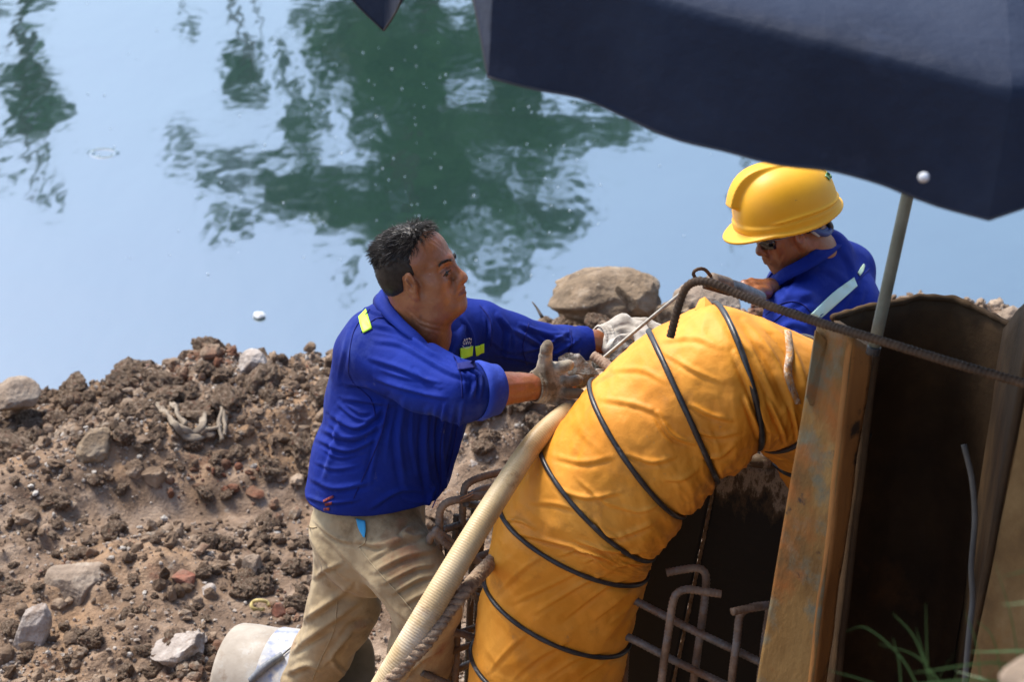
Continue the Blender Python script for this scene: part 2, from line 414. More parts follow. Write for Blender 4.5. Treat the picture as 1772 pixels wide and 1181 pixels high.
# water
def water_extra(m, N, L, b, tc):
    vo = N.new('ShaderNodeTexVoronoi'); vo.inputs['Scale'].default_value = 1.15; L.new(tc.outputs['Object'], vo.inputs[0])
    sp = N.new('ShaderNodeSeparateColor'); L.new(vo.outputs['Color'], sp.inputs[0])
    def M(op, a, c, cl=False):
        n = N.new('ShaderNodeMath'); n.operation = op; n.use_clamp = cl
        for i, q in enumerate((a, c)):
            if q is None: continue
            if isinstance(q, (int, float)): n.inputs[i].default_value = q
            else: L.new(q, n.inputs[i])
        return n.outputs[0]
    R = M('MULTIPLY', sp.outputs[0], .16)
    u = M('DIVIDE', M('SUBTRACT', vo.outputs['Distance'], R), .012)
    ring = M('POWER', 2.718, M('MULTIPLY', M('MULTIPLY', u, u), -1))
    on = M('GREATER_THAN', sp.outputs[1], .55)
    sy = N.new('ShaderNodeSeparateXYZ'); L.new(tc.outputs['Object'], sy.inputs[0])
    amp = M('MULTIPLY', M('MULTIPLY', M('MULTIPLY', ring, on), M('GREATER_THAN', sy.outputs[1], 8.2)), .0030)
    def wave(sc, st, amp_, det=3):
        mp = N.new('ShaderNodeMapping'); mp.inputs['Scale'].default_value = st; L.new(tc.outputs['Object'], mp.inputs[0])
        n = N.new('ShaderNodeTexNoise'); n.inputs['Scale'].default_value = sc; n.inputs['Detail'].default_value = det; L.new(mp.outputs[0], n.inputs[0])
        return M('MULTIPLY', n.outputs[0], amp_)
    h = M('ADD', M('ADD', wave(1.2, (.8, .5, 1), .012, 2), wave(5, (1, .5, 1), .0030, 2)), amp)
    bp = N.new('ShaderNodeBump'); bp.inputs['Strength'].default_value = 1; bp.inputs['Distance'].default_value = 1.0; L.new(h, bp.inputs['Height']); L.new(bp.outputs[0], b.inputs['Normal'])
WATER = mat('water', [(.35, (.018, .042, .036)), (.65, (.022, .050, .040))], scale=.4, rough=.052, rr=.015, bump=0, spec=.5, extra=water_extra)
WATER.node_tree.nodes['Principled BSDF'].inputs['IOR'].default_value = 4.9
wx = np.linspace(-70, 70, 29); wy = np.linspace(5.7, 27.4, 23); WX, WY = np.meshgrid(wx, wy, indexing='ij')
ii, jj = np.meshgrid(np.arange(28), np.arange(22), indexing='ij')
water = obj('water', mesh_np('water', np.stack([WX, WY, -.5+0*WX], -1).reshape(-1, 3), np.stack([ii*23+jj, (ii+1)*23+jj, (ii+1)*23+jj+1, ii*23+jj+1], -1).reshape(-1, 4)), WATER, kind='structure')

# ------------------------------------------------------------------ clods, gravel, stones
import bmesh
def ico(sub):
    bm = bmesh.new(); bmesh.ops.create_icosphere(bm, subdivisions=sub, radius=1); v = np.array([q.co[:] for q in bm.verts]); f = np.array([[q.index for q in p.verts] for p in bm.faces]); bm.free(); return v, f
I1, I2, I3, I5 = ico(1), ico(2), ico(3), ico(5)
def rock_v(base, seed, amp=.35, fr=1.1, facet=.0, flat=.75):
    v = base.copy(); n = fbm(v*fr+seed*3.3, 4, seed)
    v = v*(1+amp*n)[:, None]
    if facet:
        rr = np.random.default_rng(seed)
        for k in range(14):
            d = nrm(rr.normal(size=3)); h = .62+.28*rr.random(); s = v@d; m_ = s > h; v[m_] -= (s[m_]-h)[:, None]*d*facet
    v[:, 2] *= flat
    return v
def rotz_rand(rng, n):
    a = rng.random((n, 3))*2*math.pi; ca, sa = np.cos(a), np.sin(a)
    Rz = np.zeros((n, 3, 3)); Rz[:, 0, 0] = ca[:, 0]; Rz[:, 0, 1] = -sa[:, 0]; Rz[:, 1, 0] = sa[:, 0]; Rz[:, 1, 1] = ca[:, 0]; Rz[:, 2, 2] = 1
    Rx = np.zeros((n, 3, 3)); Rx[:, 0, 0] = 1; Rx[:, 1, 1] = ca[:, 1]; Rx[:, 1, 2] = -sa[:, 1]; Rx[:, 2, 1] = sa[:, 1]; Rx[:, 2, 2] = ca[:, 1]
    return Rz@Rx
def scatter(name, n, rlo, rhi, base, mat_, lab_kind, pw=2.5, amp=.4, seed=1, sink=.25, mask=None, smooth=False):
    rng = np.random.default_rng(seed)
    x = rng.uniform(-2.1, 2.3, n*3); y = rng.uniform(4.0, 6.3, n*3)
    dens = .25+.75*sstep(-.25, .5, noise(np.stack([x*2.2, y*2.2, 0*x], -1), seed+70)) ; dens = np.maximum(dens, sstep(5.2, 5.6, y))
    flat = np.exp(-((y-(5.12+.22*(x+.9)))/.13)**2)*sstep(-1.4, -1.1, x)*sstep(.1, -.3, x)
    k = rng.random(len(x)) < dens*(1-.92*flat); x = x[k][:n]; y = y[k][:n]; n = len(x)
    r = rlo+(rhi-rlo)*rng.random(n)**pw
    z = ground_z(x, y)
    vars_ = [rock_v(base[0], s+seed*10, amp, 1.3, .6, .8) for s in range(10)]
    R = rotz_rand(rng, n); vi = rng.integers(0, 10, n)
    bv = np.stack(vars_)[vi]
    v = np.einsum('nij,nkj->nki', R, bv)*r[:, None, None]*(1+.3*rng.normal(size=(n, 1, 3))).clip(.6, 1.5)+np.stack([x, y, z+r*(.6-sink*2*rng.random(n))], -1)[:, None]
    nb = len(base[0]); f = (base[1][None]+np.arange(n)[:, None, None]*nb).reshape(-1, 3)
    return obj(name, mesh_np(name, v.reshape(-1, 3), f, smooth), mat_, kind='stuff')
CLOD = mat('clod_soil', [(.3, (.070, .045, .029)), (.5, (.19, .130, .086)), (.70, (.43, .33, .24))], scale=5, detail=8, rough=.9, bump=.9, bscale=110, bdist=.008, spec=.1,
           mottle=[((.17, .075, .045, 1), 3, .56, .66, 2.2), ((.27, .22, .17, 1), 17, .58, .66, 7.7)])
GRAV = mat('gravel_mix', [(.3, (.14, .105, .08)), (.5, (.27, .215, .17)), (.68, (.48, .43, .37))], scale=30, detail=4, rough=.85, bump=.5, bscale=200, bdist=.003, spec=.2, mottle=[((.22, .085, .05, 1), 11, .62, .68, 4.2)])
PALE = mat('pale_stone', [(.35, (.26, .22, .18)), (.65, (.50, .46, .40))], scale=20, rough=.85, bump=.5, bscale=150, spec=.2)
o = scatter('soil_clods', 14000, .0045, .027, I2, CLOD, '', 3.0, .62, 1)
o = scatter('gravel', 46000, .0022, .0080, I1, GRAV, '', 2.0, .4, 2)
o = scatter('pale_chips', 3200, .0025, .013, I1, PALE, '', 3.2, .4, 3)

clod_meshes = []
I4 = ico(4)
for s in range(9):
    v = rock_v(I4[0], 200+s, .5, 1.3, .5, .8); v += (.10*ridged(v*2.6, 3, s)+.06*fbm(v*7, 3, s))[:, None]*I4[0]
    clod_meshes.append(mesh_np('clod', v, I4[1], False)); clod_meshes[-1].materials.append(CLOD)
rng = np.random.default_rng(77); cnt = 0
while cnt < 285:
    px, py = rng.uniform(-20, 1150), rng.uniform(590, 1181)
    q = rayz(px, py, .0 if py > 800 else .08)
    x, y = q[0], min(q[1], 6.0)
    if px > 540 and py > 950 and px < 1150 and rng.random() < .5: continue
    t = float(np.exp(-((y-(5.12+.22*(x+.9)))/.09)**2)*sstep(-1.4, -1.1, x))
    if rng.random() < .85*t: continue
    up = y > 5.25
    r = (.020+.040*rng.random()**2.2) if up else (.014+.026*rng.random()**2.5)
    o = bpy.data.objects.new('soil_clod', clod_meshes[cnt % 9]); COL.objects.link(o)
    o.location = (x, y, float(ground_z(x, y))+r*.3); o.scale = (r*rng.uniform(.8, 1.4), r*rng.uniform(.8, 1.2), r*rng.uniform(.7, 1.1)); o.rotation_euler = (rng.uniform(-.6, .6), rng.uniform(-.6, .6), rng.uniform(0, 6.3))
    o['label'] = 'rough brown lump of dug soil lying loose among others on the bank'; o['category'] = 'clod'; o['group'] = 'loose soil clods on the dug bank'; cnt += 1

BOULD = mat('boulder_stone', [(.3, (.105, .075, .048)), (.5, (.23, .165, .105)), (.7, (.36, .29, .21))], scale=9, detail=9, rough=.85, bump=1, bscale=45, bdist=.012, spec=.2, mottle=[((.10, .072, .05, 1), 14, .55, .66, 3), ((.44, .37, .28, 1), 22, .62, .7, 8)])
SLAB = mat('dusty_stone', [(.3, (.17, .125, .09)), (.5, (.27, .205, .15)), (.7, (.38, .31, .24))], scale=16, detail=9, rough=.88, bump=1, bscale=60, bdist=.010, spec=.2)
WHITE = mat('lime_stone', [(.3, (.24, .195, .16)), (.5, (.37, .315, .27)), (.7, (.55, .50, .45))], scale=22, detail=9, rough=.85, bump=1, bscale=60, bdist=.010, spec=.2, mottle=[((.21, .15, .11, 1), 9, .53, .63, 3)])
BRICK = mat('brick_red', [(.3, (.18, .065, .04)), (.6, (.30, .125, .08))], scale=18, detail=8, rough=.9, bump=.8, bscale=70, bdist=.006, spec=.2, mottle=[((.2, .13, .09, 1), 14, .42, .6, 3)])
def stone(name, label, cat, px, py, w, h, mt, seed, z=0.0, depth=1.0, tilt=(0, 0, 0), facet=.9, amp=.28, Y=None, sink=.25, group=None):
    if Y is not None:
        r = FWD+(px-CX)/FPX*RGT+(CY-py)/FPX*UPV; q = CAM+r*(Y/r[1])
    else:
        q = rayz(px, py, z); z0 = float(ground_z(q[0], q[1])); q = rayz(px, py, z0+.01)
        z0 = float(ground_z(q[0], q[1])); q = rayz(px, py, z0+.01)
    d = proj(q)[2]; sx = w*d/FPX/2; sz = h*d/FPX/2
    v = rock_v(I5[0], seed, amp, .9, facet, 1.0); v *= (1+.025*ridged(v*5, 3, seed)+.014*fbm(v*18, 2, seed))[:, None]
    e = (v.max(0)-v.min(0))/2; v = (v-(v.max(0)+v.min(0))/2)/e
    v = v*np.array([sx, sx*depth, sz])
    M = np.array(Matrix.Rotation(tilt[2], 3, 'Z')@Matrix.Rotation(tilt[1], 3, 'Y')@Matrix.Rotation(tilt[0], 3, 'X'))
    v = v@M.T
    me = mesh_np(name, v, I5[1], True); 
    o = obj(name, me, mt, label=label, cat=cat, group=group); o.location = Vector(q); return o
R_ = math.radians
stone('boulder', 'large brown boulder on the bank crest behind the outstretched arm', 'boulder', 1045, 512, 196, 92, BOULD, 6, Y=5.85, depth=.8, tilt=(0, R_(-4), 0), amp=.26, facet=.45)
stone('boulder', 'rugged grey brown block leaning on the right end of the large boulder', 'boulder', 1105, 520, 84, 84, BOULD, 9, Y=5.75, depth=.8, amp=.3)
stone('boulder', 'pale rounded boulder just behind the top of the yellow duct', 'boulder', 1222, 524, 118, 66, SLAB, 14, Y=5.5, depth=.8, amp=.18, facet=.5)
stone('boulder', 'small tan boulder below the pale rounded one, partly behind the yellow duct', 'boulder', 1168, 545, 70, 60, BOULD, 17, Y=5.45, depth=.8)
stone('rubble_stone', 'tan rubble stone at the far right edge behind the sheet pile', 'stone', 1752, 550, 60, 46, SLAB, 31, Y=5.5)
stone('stone', 'angular grey brown stone with a pale top, halfway up the left bank', 'stone', 163, 775, 80, 62, BOULD, 33, z=.05, tilt=(0, R_(-25), .3), facet=1)
stone('stone', 'broad rounded stone at the left edge on the bank crest', 'stone', 22, 684, 96, 56, SLAB, 35, Y=5.75, amp=.2)
stone('stone', 'long flat dusty slab of stone on the lower left ground', 'stone', 131, 1003, 108, 48, SLAB, 37, z=.02, tilt=(R_(8), R_(4), R_(-12)), facet=1, amp=.15)
stone('concrete_chunk', 'upright whitish concrete fragment near the lower left corner', 'rubble', 56, 1104, 60, 122, WHITE, 39, z=.03, tilt=(R_(-20), R_(18), R_(25)), facet=1, amp=.14, depth=.7)
stone('concrete_chunk', 'pale jagged chunk lying flat left of the overturned bucket', 'rubble', 308, 1127, 88, 50, WHITE, 41, z=.02, tilt=(0, R_(-14), 0), facet=1, amp=.25)
stone('concrete_chunk', 'small pale chunk beside the jagged one left of the bucket', 'rubble', 338, 1108, 44, 26, WHITE, 43, z=.02, facet=1)
stone('stone', 'dark brown clod the size of a fist below the angular stone', 'stone', 232, 817, 50, 46, CLOD, 45, z=.05, amp=.35)
stone('stone', 'small round brown stone right of the dark clod on the left bank', 'stone', 269, 824, 44, 32, CLOD, 47, z=.05)
stone('stone', 'dark lump sunk in soil at the left edge of the mid slope', 'stone', 42, 893, 50, 30, CLOD, 49, z=.03)
stone('stone', 'upright grey brown stone on the gravel behind the kneeling bucket side', 'stone', 436, 985, 42, 58, SLAB, 51, z=.03, amp=.3)
stone('stone', 'small grey stone above the pale chunks on the gravel', 'stone', 362, 1022, 26, 24, WHITE, 53, z=.02)
stone('stone', 'whitish chalky stone in the upper middle of the crest', 'stone', 437, 626, 50, 36, WHITE, 55, Y=5.8, amp=.25)
stone('stone', 'grey stone on the gravel right of the leaning worker', 'stone', 826, 808, 34, 26, WHITE, 57, z=.03)
stone('stone', 'flat grey paving fragment on the gravel below the worker\'s forearm', 'stone', 825, 757, 70, 26, SLAB, 59, z=.03, depth=1.4, facet=1)
stone('brick_fragment', 'broken red brick piece behind the bucket', 'brick', 484, 1058, 30, 32, BRICK, 61, z=.02, facet=1)
stone('brick_fragment', 'orange brown brick crumb on the gravel in the middle ground', 'brick', 318, 1001, 42, 22, BRICK, 63, z=.02)
stone('brick_fragment', 'small red brick crumb right of the worker\'s jacket', 'brick', 801, 806, 16, 12, BRICK, 65, z=.02)

stone('stone', 'pale stone added for a soft glow on the near bank in the lower right corner', 'stone', 1800, 1190, 150, 110, SLAB, 71, Y=1.62, amp=.2)  # added stone standing in for a pale glow at the corner
# scrap of cloth half buried in the crest
RAG = mat('rag_cloth', [(.3, (.16, .12, .085)), (.7, (.33, .27, .2))], scale=30, rough=.9, bump=.6, bscale=150, bdist=.004)
rr = root('cloth_scrap', 'muddy grey rag half buried in the left bank crest', 'rag', rayz(325, 725, .1))
for pts in ([(268, 706), (290, 722), (312, 744), (335, 752), (352, 738), (350, 716), (338, 706)], [(300, 700), (310, 722), (322, 738)], [(383, 690), (386, 715), (380, 742), (384, 768)], [(352, 742), (368, 746), (382, 742)], [(276, 700), (284, 712), (300, 735), (318, 756), (338, 762), (356, 756)], [(378, 700), (390, 722), (388, 760)]):
    W = []
    for (x, y) in pts:
        r = FWD+(x-CX)/FPX*RGT+(CY-y)/FPX*UPV; t = np.linspace(4, 7, 200); q = CAM+t[:, None]*r; gz = ground_z(q[:, 0], q[:, 1]); k = np.argmax(q[:, 2] < gz+.015); W.append(q[k]+[0, -.01, .012])
    v, f = tube(W, .0085, 8, .006, lambda s, th: .3+1.2*np.abs(np.cos(th+s*9))); v += .004*noise(v*40, 5)[:, None]
    obj('fold', mesh_np('fold', v, f), RAG, rr)
TWINE = mat('yellow_twine', [(.3, (.35, .25, .08)), (.7, (.6, .48, .2))], scale=60, rough=.8)
q = rayz(450, 1048, .02); q[2] = float(ground_z(q[0], q[1]))+.02
th = np.linspace(0, 5.2, 9); pts = [q+.028*math.cos(t)*RGT*.9+.016*math.sin(t)*UPV+.004*t*UPV*.3+ .006*math.sin(3*t)*FWD for t in th]
v, f = tube(pts, .0055, 8, .004); obj('twine_coil', mesh_np('twine', v, f), TWINE, label='small loop of yellow twine on the gravel behind the bucket', cat='twine')
# stick standing at the crest, litter floating
v, f = tube([P(938, 549, 6.05), P(928, 532, 6.07), P(921, 523, 6.08)], [.006, .004, .002], 8, .01)
obj('twig', mesh_np('twig', v, f), mat('twig_wood', [(.3, (.04, .03, .025)), (.7, (.1, .08, .06))]), label='thin dark twig sticking up on the crest left of the large boulder', cat='twig')
q = rayz(449, 548, -.5); LIT = mat('litter_plastic', [(.3, (.45, .46, .44)), (.7, (.7, .7, .68))], scale=20, rough=.5)
v = rock_v(I3[0], 91, .4, 1.1, .9, .6); v = v/np.abs(v).max()*np.array([.032, .032, .03])+q+[0, 0, .008]
obj('litter_piece', mesh_np('litter', v, I3[1], False), LIT, label='white crumpled plastic scrap floating on the water left of the worker', cat='litter')
# bouncing raindrops
rng = np.random.default_rng(5); vs = []; fs = []
for k in range(150):
    x, y = rng.uniform(150, 1250), rng.uniform(0, 480)
    if rng.random() < .45: x, y = rng.uniform(450, 1000), rng.uniform(60, 400)
    q = rayz(x, y, -.5); r = rng.uniform(.0015, .0045)*(1+(q[1]-6)*.06)
    vs.append(I1[0]*r*[1, 1, .8]+q+[0, 0, r*.8]); fs.append(I1[1]+k*len(I1[0]))
DROP = mat('splash_drop', [(.3, (.5, .6, .65)), (.7, (.7, .78, .82))], rough=.1, spec=.8)
obj('raindrop_splashes', mesh_np('drops', np.concatenate(vs), np.concatenate(fs)), DROP, kind='stuff')

# ------------------------------------------------------------------ far bank trees (seen in the water)
LEAF = mat('leaf_green', [(.3, (.022, .06, .014)), (.5, (.045, .12, .024)), (.7, (.09, .20, .045))], scale=.9, detail=3, rough=.6, bump=0, spec=.3)
BARK = mat('bark', [(.3, (.05, .04, .03)), (.7, (.12, .10, .075))], scale=6, rough=.9, bump=.8, bscale=14, bdist=.03)
def refl(px, py, Y):
    q = rayz(px, py, -.5); r = FWD+(px-CX)/FPX*RGT+(CY-py)/FPX*UPV; r = r*[1, 1, -1]
    return q+r*((Y-q[1])/r[1])
def leaves(blobs, seed, size=.12):
    rng = np.random.default_rng(seed); V_ = []
    for (px, py, rx, ry, n, Y) in blobs:
        c = refl(px, py, Y); ex = abs(refl(px+rx, py, Y)[0]-c[0]); ez = abs(refl(px, py+ry, Y)[2]-c[2])
        # sub clumps
        n = int(n*.72); m_ = max(3, int(n/60)); cc = rng.normal(size=(m_, 3)); cc /= np.linalg.norm(cc, axis=1)[:, None]; cc *= rng.random((m_, 1))**.4
        k = rng.integers(0, m_, n); p = cc[k]*.95+rng.normal(size=(n, 3))*.13
        p = c+p*np.array([ex, max(ex, ez)*.6, ez])
        a = rng.normal(size=(n, 3)); a /= np.linalg.norm(a, axis=1)[:, None]; b = np.cross(a, rng.normal(size=(n, 3))); b /= np.linalg.norm(b, axis=1)[:, None]
        s = size*rng.uniform(.6, 1.4, (n, 1)); V_.append(np.stack([p-a*s, p+b*s*.45, p+a*s, p-b*s*.45], 1))
    v = np.concatenate(V_).reshape(-1, 3); f = np.arange(len(v)).reshape(-1, 4); return mesh_np('leaves', v, f, False)
def far_tree(name, label, cat, base_px, top_y, blobs, limbs, Y, seed, r=.16, size=.12, group='trees on the far bank'):
    top = refl(base_px, top_y, Y); z0 = float(ground_z(top[0], Y)); base = np.array([top[0]-.3, Y, z0-.2])
    t = root(name, label, cat, (base[0], base[1], z0), group)
    v, f = tube([base, (base*.6+top*.4)+[.15, 0, 0], (base*.3+top*.7)+[-.1, .05, 0], top], [r, r*.8, r*.6, r*.25], 10, .2, lambda s, th: 1+.06*np.cos(3*th+s)); obj('trunk', mesh_np('trunk', v, f), BARK, t)
    for (x0, y0, x1, y1, rr_) in limbs:
        a = refl(x0, y0, Y); b = refl(x1, y1, Y-.3); v, f = tube([a, (a+b)/2+[0, 0, .15], b], [rr_, rr_*.7, rr_*.3], 7, .2); obj('limb', mesh_np('limb', v, f), BARK, t)
    if blobs: obj('crown', leaves([(x, y, a, b, int(n), Y+dy) for (x, y, a, b, n, dy) in blobs], seed, size), LEAF, t)
    return t
far_tree('broadleaf_tree', 'wide spreading green tree mirrored in the middle of the water', 'tree', 730, 470,
  [(700, 90, 120, 110, 5200, 0), (600, 40, 90, 60, 1800, 1), (560, 330, 120, 50, 2200, 0), (650, 390, 110, 40, 2200, 0), (850, 240, 150, 60, 4200, 0), (1010, 225, 110, 34, 1900, 0), (950, 375, 66, 42, 1700, 0), (820, 340, 120, 60, 2600, 0),
   (300, 258, 60, 14, 320, 0), (390, 290, 80, 24, 800, 0), (490, 300, 70, 30, 1000, 0), (850, 430, 55, 50, 650, 0), (400, 400, 60, 34, 380, .5), (600, 490, 30, 30, 130, 0), (730, 300, 90, 90, 2400, 1), (700, 190, 70, 60, 1300, 0), (830, 60, 60, 90, 1500, 1), (1110, 225, 50, 16, 300, 0), (560, 240, 60, 40, 500, 0), (760, 430, 60, 40, 500, 0), (470, 370, 50, 30, 350, 0), (900, 120, 70, 60, 1400, 1), (640, 130, 50, 120, 1200, -1), (550, 130, 30, 100, 420, -1)],
  [(725, 120, 560, 320, .07), (560, 320, 300, 258, .04), (730, 200, 950, 370, .07), (728, 250, 640, 390, .05), (732, 160, 1010, 225, .06), (730, 60, 600, 40, .06), (728, 330, 830, 430, .04)], 30, 3, .22)
far_tree('broadleaf_tree', 'narrow tree with a thin crown mirrored at the left edge of the water', 'tree', 70, 330,
  [(55, 190, 50, 80, 620, 0), (20, 240, 34, 50, 260, 0), (95, 230, 14, 90, 260, 0), (60, 120, 34, 60, 200, 0), (92, 320, 14, 26, 60, 0), (20, 0, 60, 20, 300, 0)], [(70, 100, 20, 240, .05), (70, 140, 100, 300, .05)], 28, 11, .17)
far_tree('palm_tree', 'slim palm with drooping fronds mirrored left of the big tree', 'palm', 425, 120,
  [(410, 150, 38, 38, 800, 0), (440, 170, 24, 30, 220, 0), (392, 120, 16, 60, 200, 0)], [(432, 60, 400, 170, .06), (428, 90, 455, 190, .05)], 29, 13, .12, .16)
far_tree('palm_tree', 'second slim palm trunk mirrored just right of the drooping one', 'palm', 456, 60, [(455, 120, 12, 70, 160, 0), (500, 110, 20, 100, 260, 0), (520, 190, 26, 40, 200, 0)], [], 29.5, 15, .09, .12)
far_tree('bare_tree', 'small bare sapling mirrored at the top edge left of the palms', 'tree', 328, 70, [(330, 45, 9, 28, 60, 0)], [], 29, 17, .05)
def far_pole(px, y1, Y, r, label):
    top = refl(px, y1, Y); z0 = float(ground_z(top[0], Y)); v, f = tube([[top[0]+.5, Y, z0-.2], [top[0]+.25, Y, (z0+top[2])/2], top], [r, r*.8, r*.5], 8, .2)
    obj('bare_pole', mesh_np('pole', v, f), BARK, label=label, cat='pole')
far_pole(1255, 470, 30, .05, 'thin leaning pole on the far bank mirrored left of the yellow helmet')

# ================================================================== YELLOW DUCT
YEL = mat('yellow_tarp', [(.3, (.66, .240, .020)), (.5, (.77, .308, .030)), (.7, (.82, .365, .050))], scale=5, detail=6, rough=.58, rr=.08, bump=.35, bscale=26, bdist=.007, spec=.3, ridge=(7, .55, .018, (1, 1, 2.2), (.3, .7, .5)),
          mottle=[((.50, .20, .03, 1), 9, .56, .72, 3.3), ((.34, .22, .10, 1), 38, .66, .76, 8.8), ((.62, .23, .01, 1), 3.5, .50, .75, 6.6)], sss=.0)
BLK = mat('black_rubber', [(.3, (.012, .012, .014)), (.7, (.035, .036, .04))], scale=40, rough=.38, bump=.3, bscale=120, bdist=.002, spec=.5, mottle=[((.16, .16, .165, 1), 30, .6, .72, 3)])  # grey mottle paints broken highlights into the black
RINGS = [  # left end, right end (photo points), bulge px, distance
    ((1480, 925), (1325, 950), 45, 4.66), ((1488, 780), (1345, 862), 65, 4.50),
    ((1470, 660), (1352, 812), 70, 4.30), ((1400, 586), (1325, 777), 50, 4.17), ((1237, 527), (1311, 776), -6, 4.10), ((1123, 575), (1240, 832), 8, 4.12),
    ((1023, 662), (1183, 891), 30, 4.15), ((937, 763), (1130, 963), 34, 4.19), ((868, 874), (1118, 996), 37, 4.24), ((842, 999), (1087, 1114), 40, 4.31),
    ((818, 1121), (1066, 1230), 42, 4.38), ((800, 1250), (1046, 1355), 44, 4.45), ((780, 1390), (1020, 1490), 44, 4.52), ((765, 1520), (1000, 1620), 44, 4.58)]
cs, us, ws = [], [], []
for (l, r, bl, d) in RINGS:
    a = P(*l, d); b = P(*r, d); c = (a+b)/2; u = (b-a)/2; R0 = np.linalg.norm(u)
    ud = u/R0; perp = np.cross(ud, FWD); perp = perp/np.linalg.norm(perp)
    if perp@UPV > 0 and abs(perp@UPV) > .2: perp = -perp
    if abs(perp@UPV) <= .2 and perp@RGT > 0: perp = -perp
    bm_ = bl*d/FPX; R1 = .172
    wv = -FWD*math.sqrt(max(0.01, R1*R1-bm_*bm_))+perp*bm_
    cs.append(c); us.append(u); ws.append(wv)
ND = 46*(len(RINGS)-1)+1
# fix perp sign continuity
for i in range(1, len(ws)):
    pass
Cc, Uu, Ww = catmull(cs, ND), catmull(us, ND), catmull(ws, ND)
NT = 260; th = np.linspace(0, 2*math.pi, NT, endpoint=False)
S = np.linspace(0, len(RINGS)-1, ND)[:, None]; TH = th[None, :]
fr = S-np.floor(S); mid = np.sin(math.pi*fr)           # 0 at the hoops
inner = sstep(-.2, 1, np.cos(TH)); bend = np.exp(-((S-5)/2.8)**2)
pp = np.stack([S*1.15+0*TH, np.cos(TH)*1.9+0*S, np.sin(TH)*1.9+0*S], -1)
pd = np.stack([S*1.6+TH*.9, TH*.9-S*.35, 0*S+0*TH], -1)
low = sstep(6.5, 8.5, S)
wr = .0045*ridged(np.stack([S*3.4+.6*np.cos(TH), np.cos(TH)*1.3+0*S, np.sin(TH)*1.3+0*S], -1), 2, 3)*(.3+.9*bend*inner)
wr = wr + .0035*ridged(np.stack([(S*1.1-TH*1.5)*1.5, (S*1.1+TH*1.5)*.35, 0*S+0*TH], -1), 2, 9)*low*(.5+.5*mid)
wr = wr + .005*fbm(pp*1.3, 3, 5)*mid
wr = wr + .0030*ridged(np.stack([(S*2.2+TH*1.1)*1.6, (TH*1.3-S*.8)*.8, 0*S+0*TH], -1), 3, 29)*(.35+.65*inner)*(1-.4*low)
sm = sstep(0, .12, fr)*sstep(1, .88, fr)
rad = 1 + 0*TH + (-.030*mid*(1-inner)*(1-low)) + (.050*mid*inner*bend) + (-.012*mid*low)
rad = rad + (wr*sm)/.172
pinch = inner**2*bend*(-.035)*(np.exp(-(fr/.09)**2)+np.exp(-((1-fr)/.09)**2)); rad = rad + pinch
dv = Cc[:, None]+rad[..., None]*(np.cos(th)[None, :, None]*Uu[:, None]+np.sin(th)[None, :, None]*Ww[:, None])
ii, jj = np.meshgrid(np.arange(ND-1), np.arange(NT), indexing='ij'); j2 = (jj+1) % NT
df = np.stack([ii*NT+jj, (ii+1)*NT+jj, (ii+1)*NT+j2, ii*NT+j2], -1).reshape(-1, 4)
duct = root('ventilation_duct', 'thick bent yellow fabric air duct with black spiral hoops rising between the workers', 'air duct', P(880, 1560, 4.55))
dme = recalc(mesh_np('duct_fabric', dv.reshape(-1, 3), df))
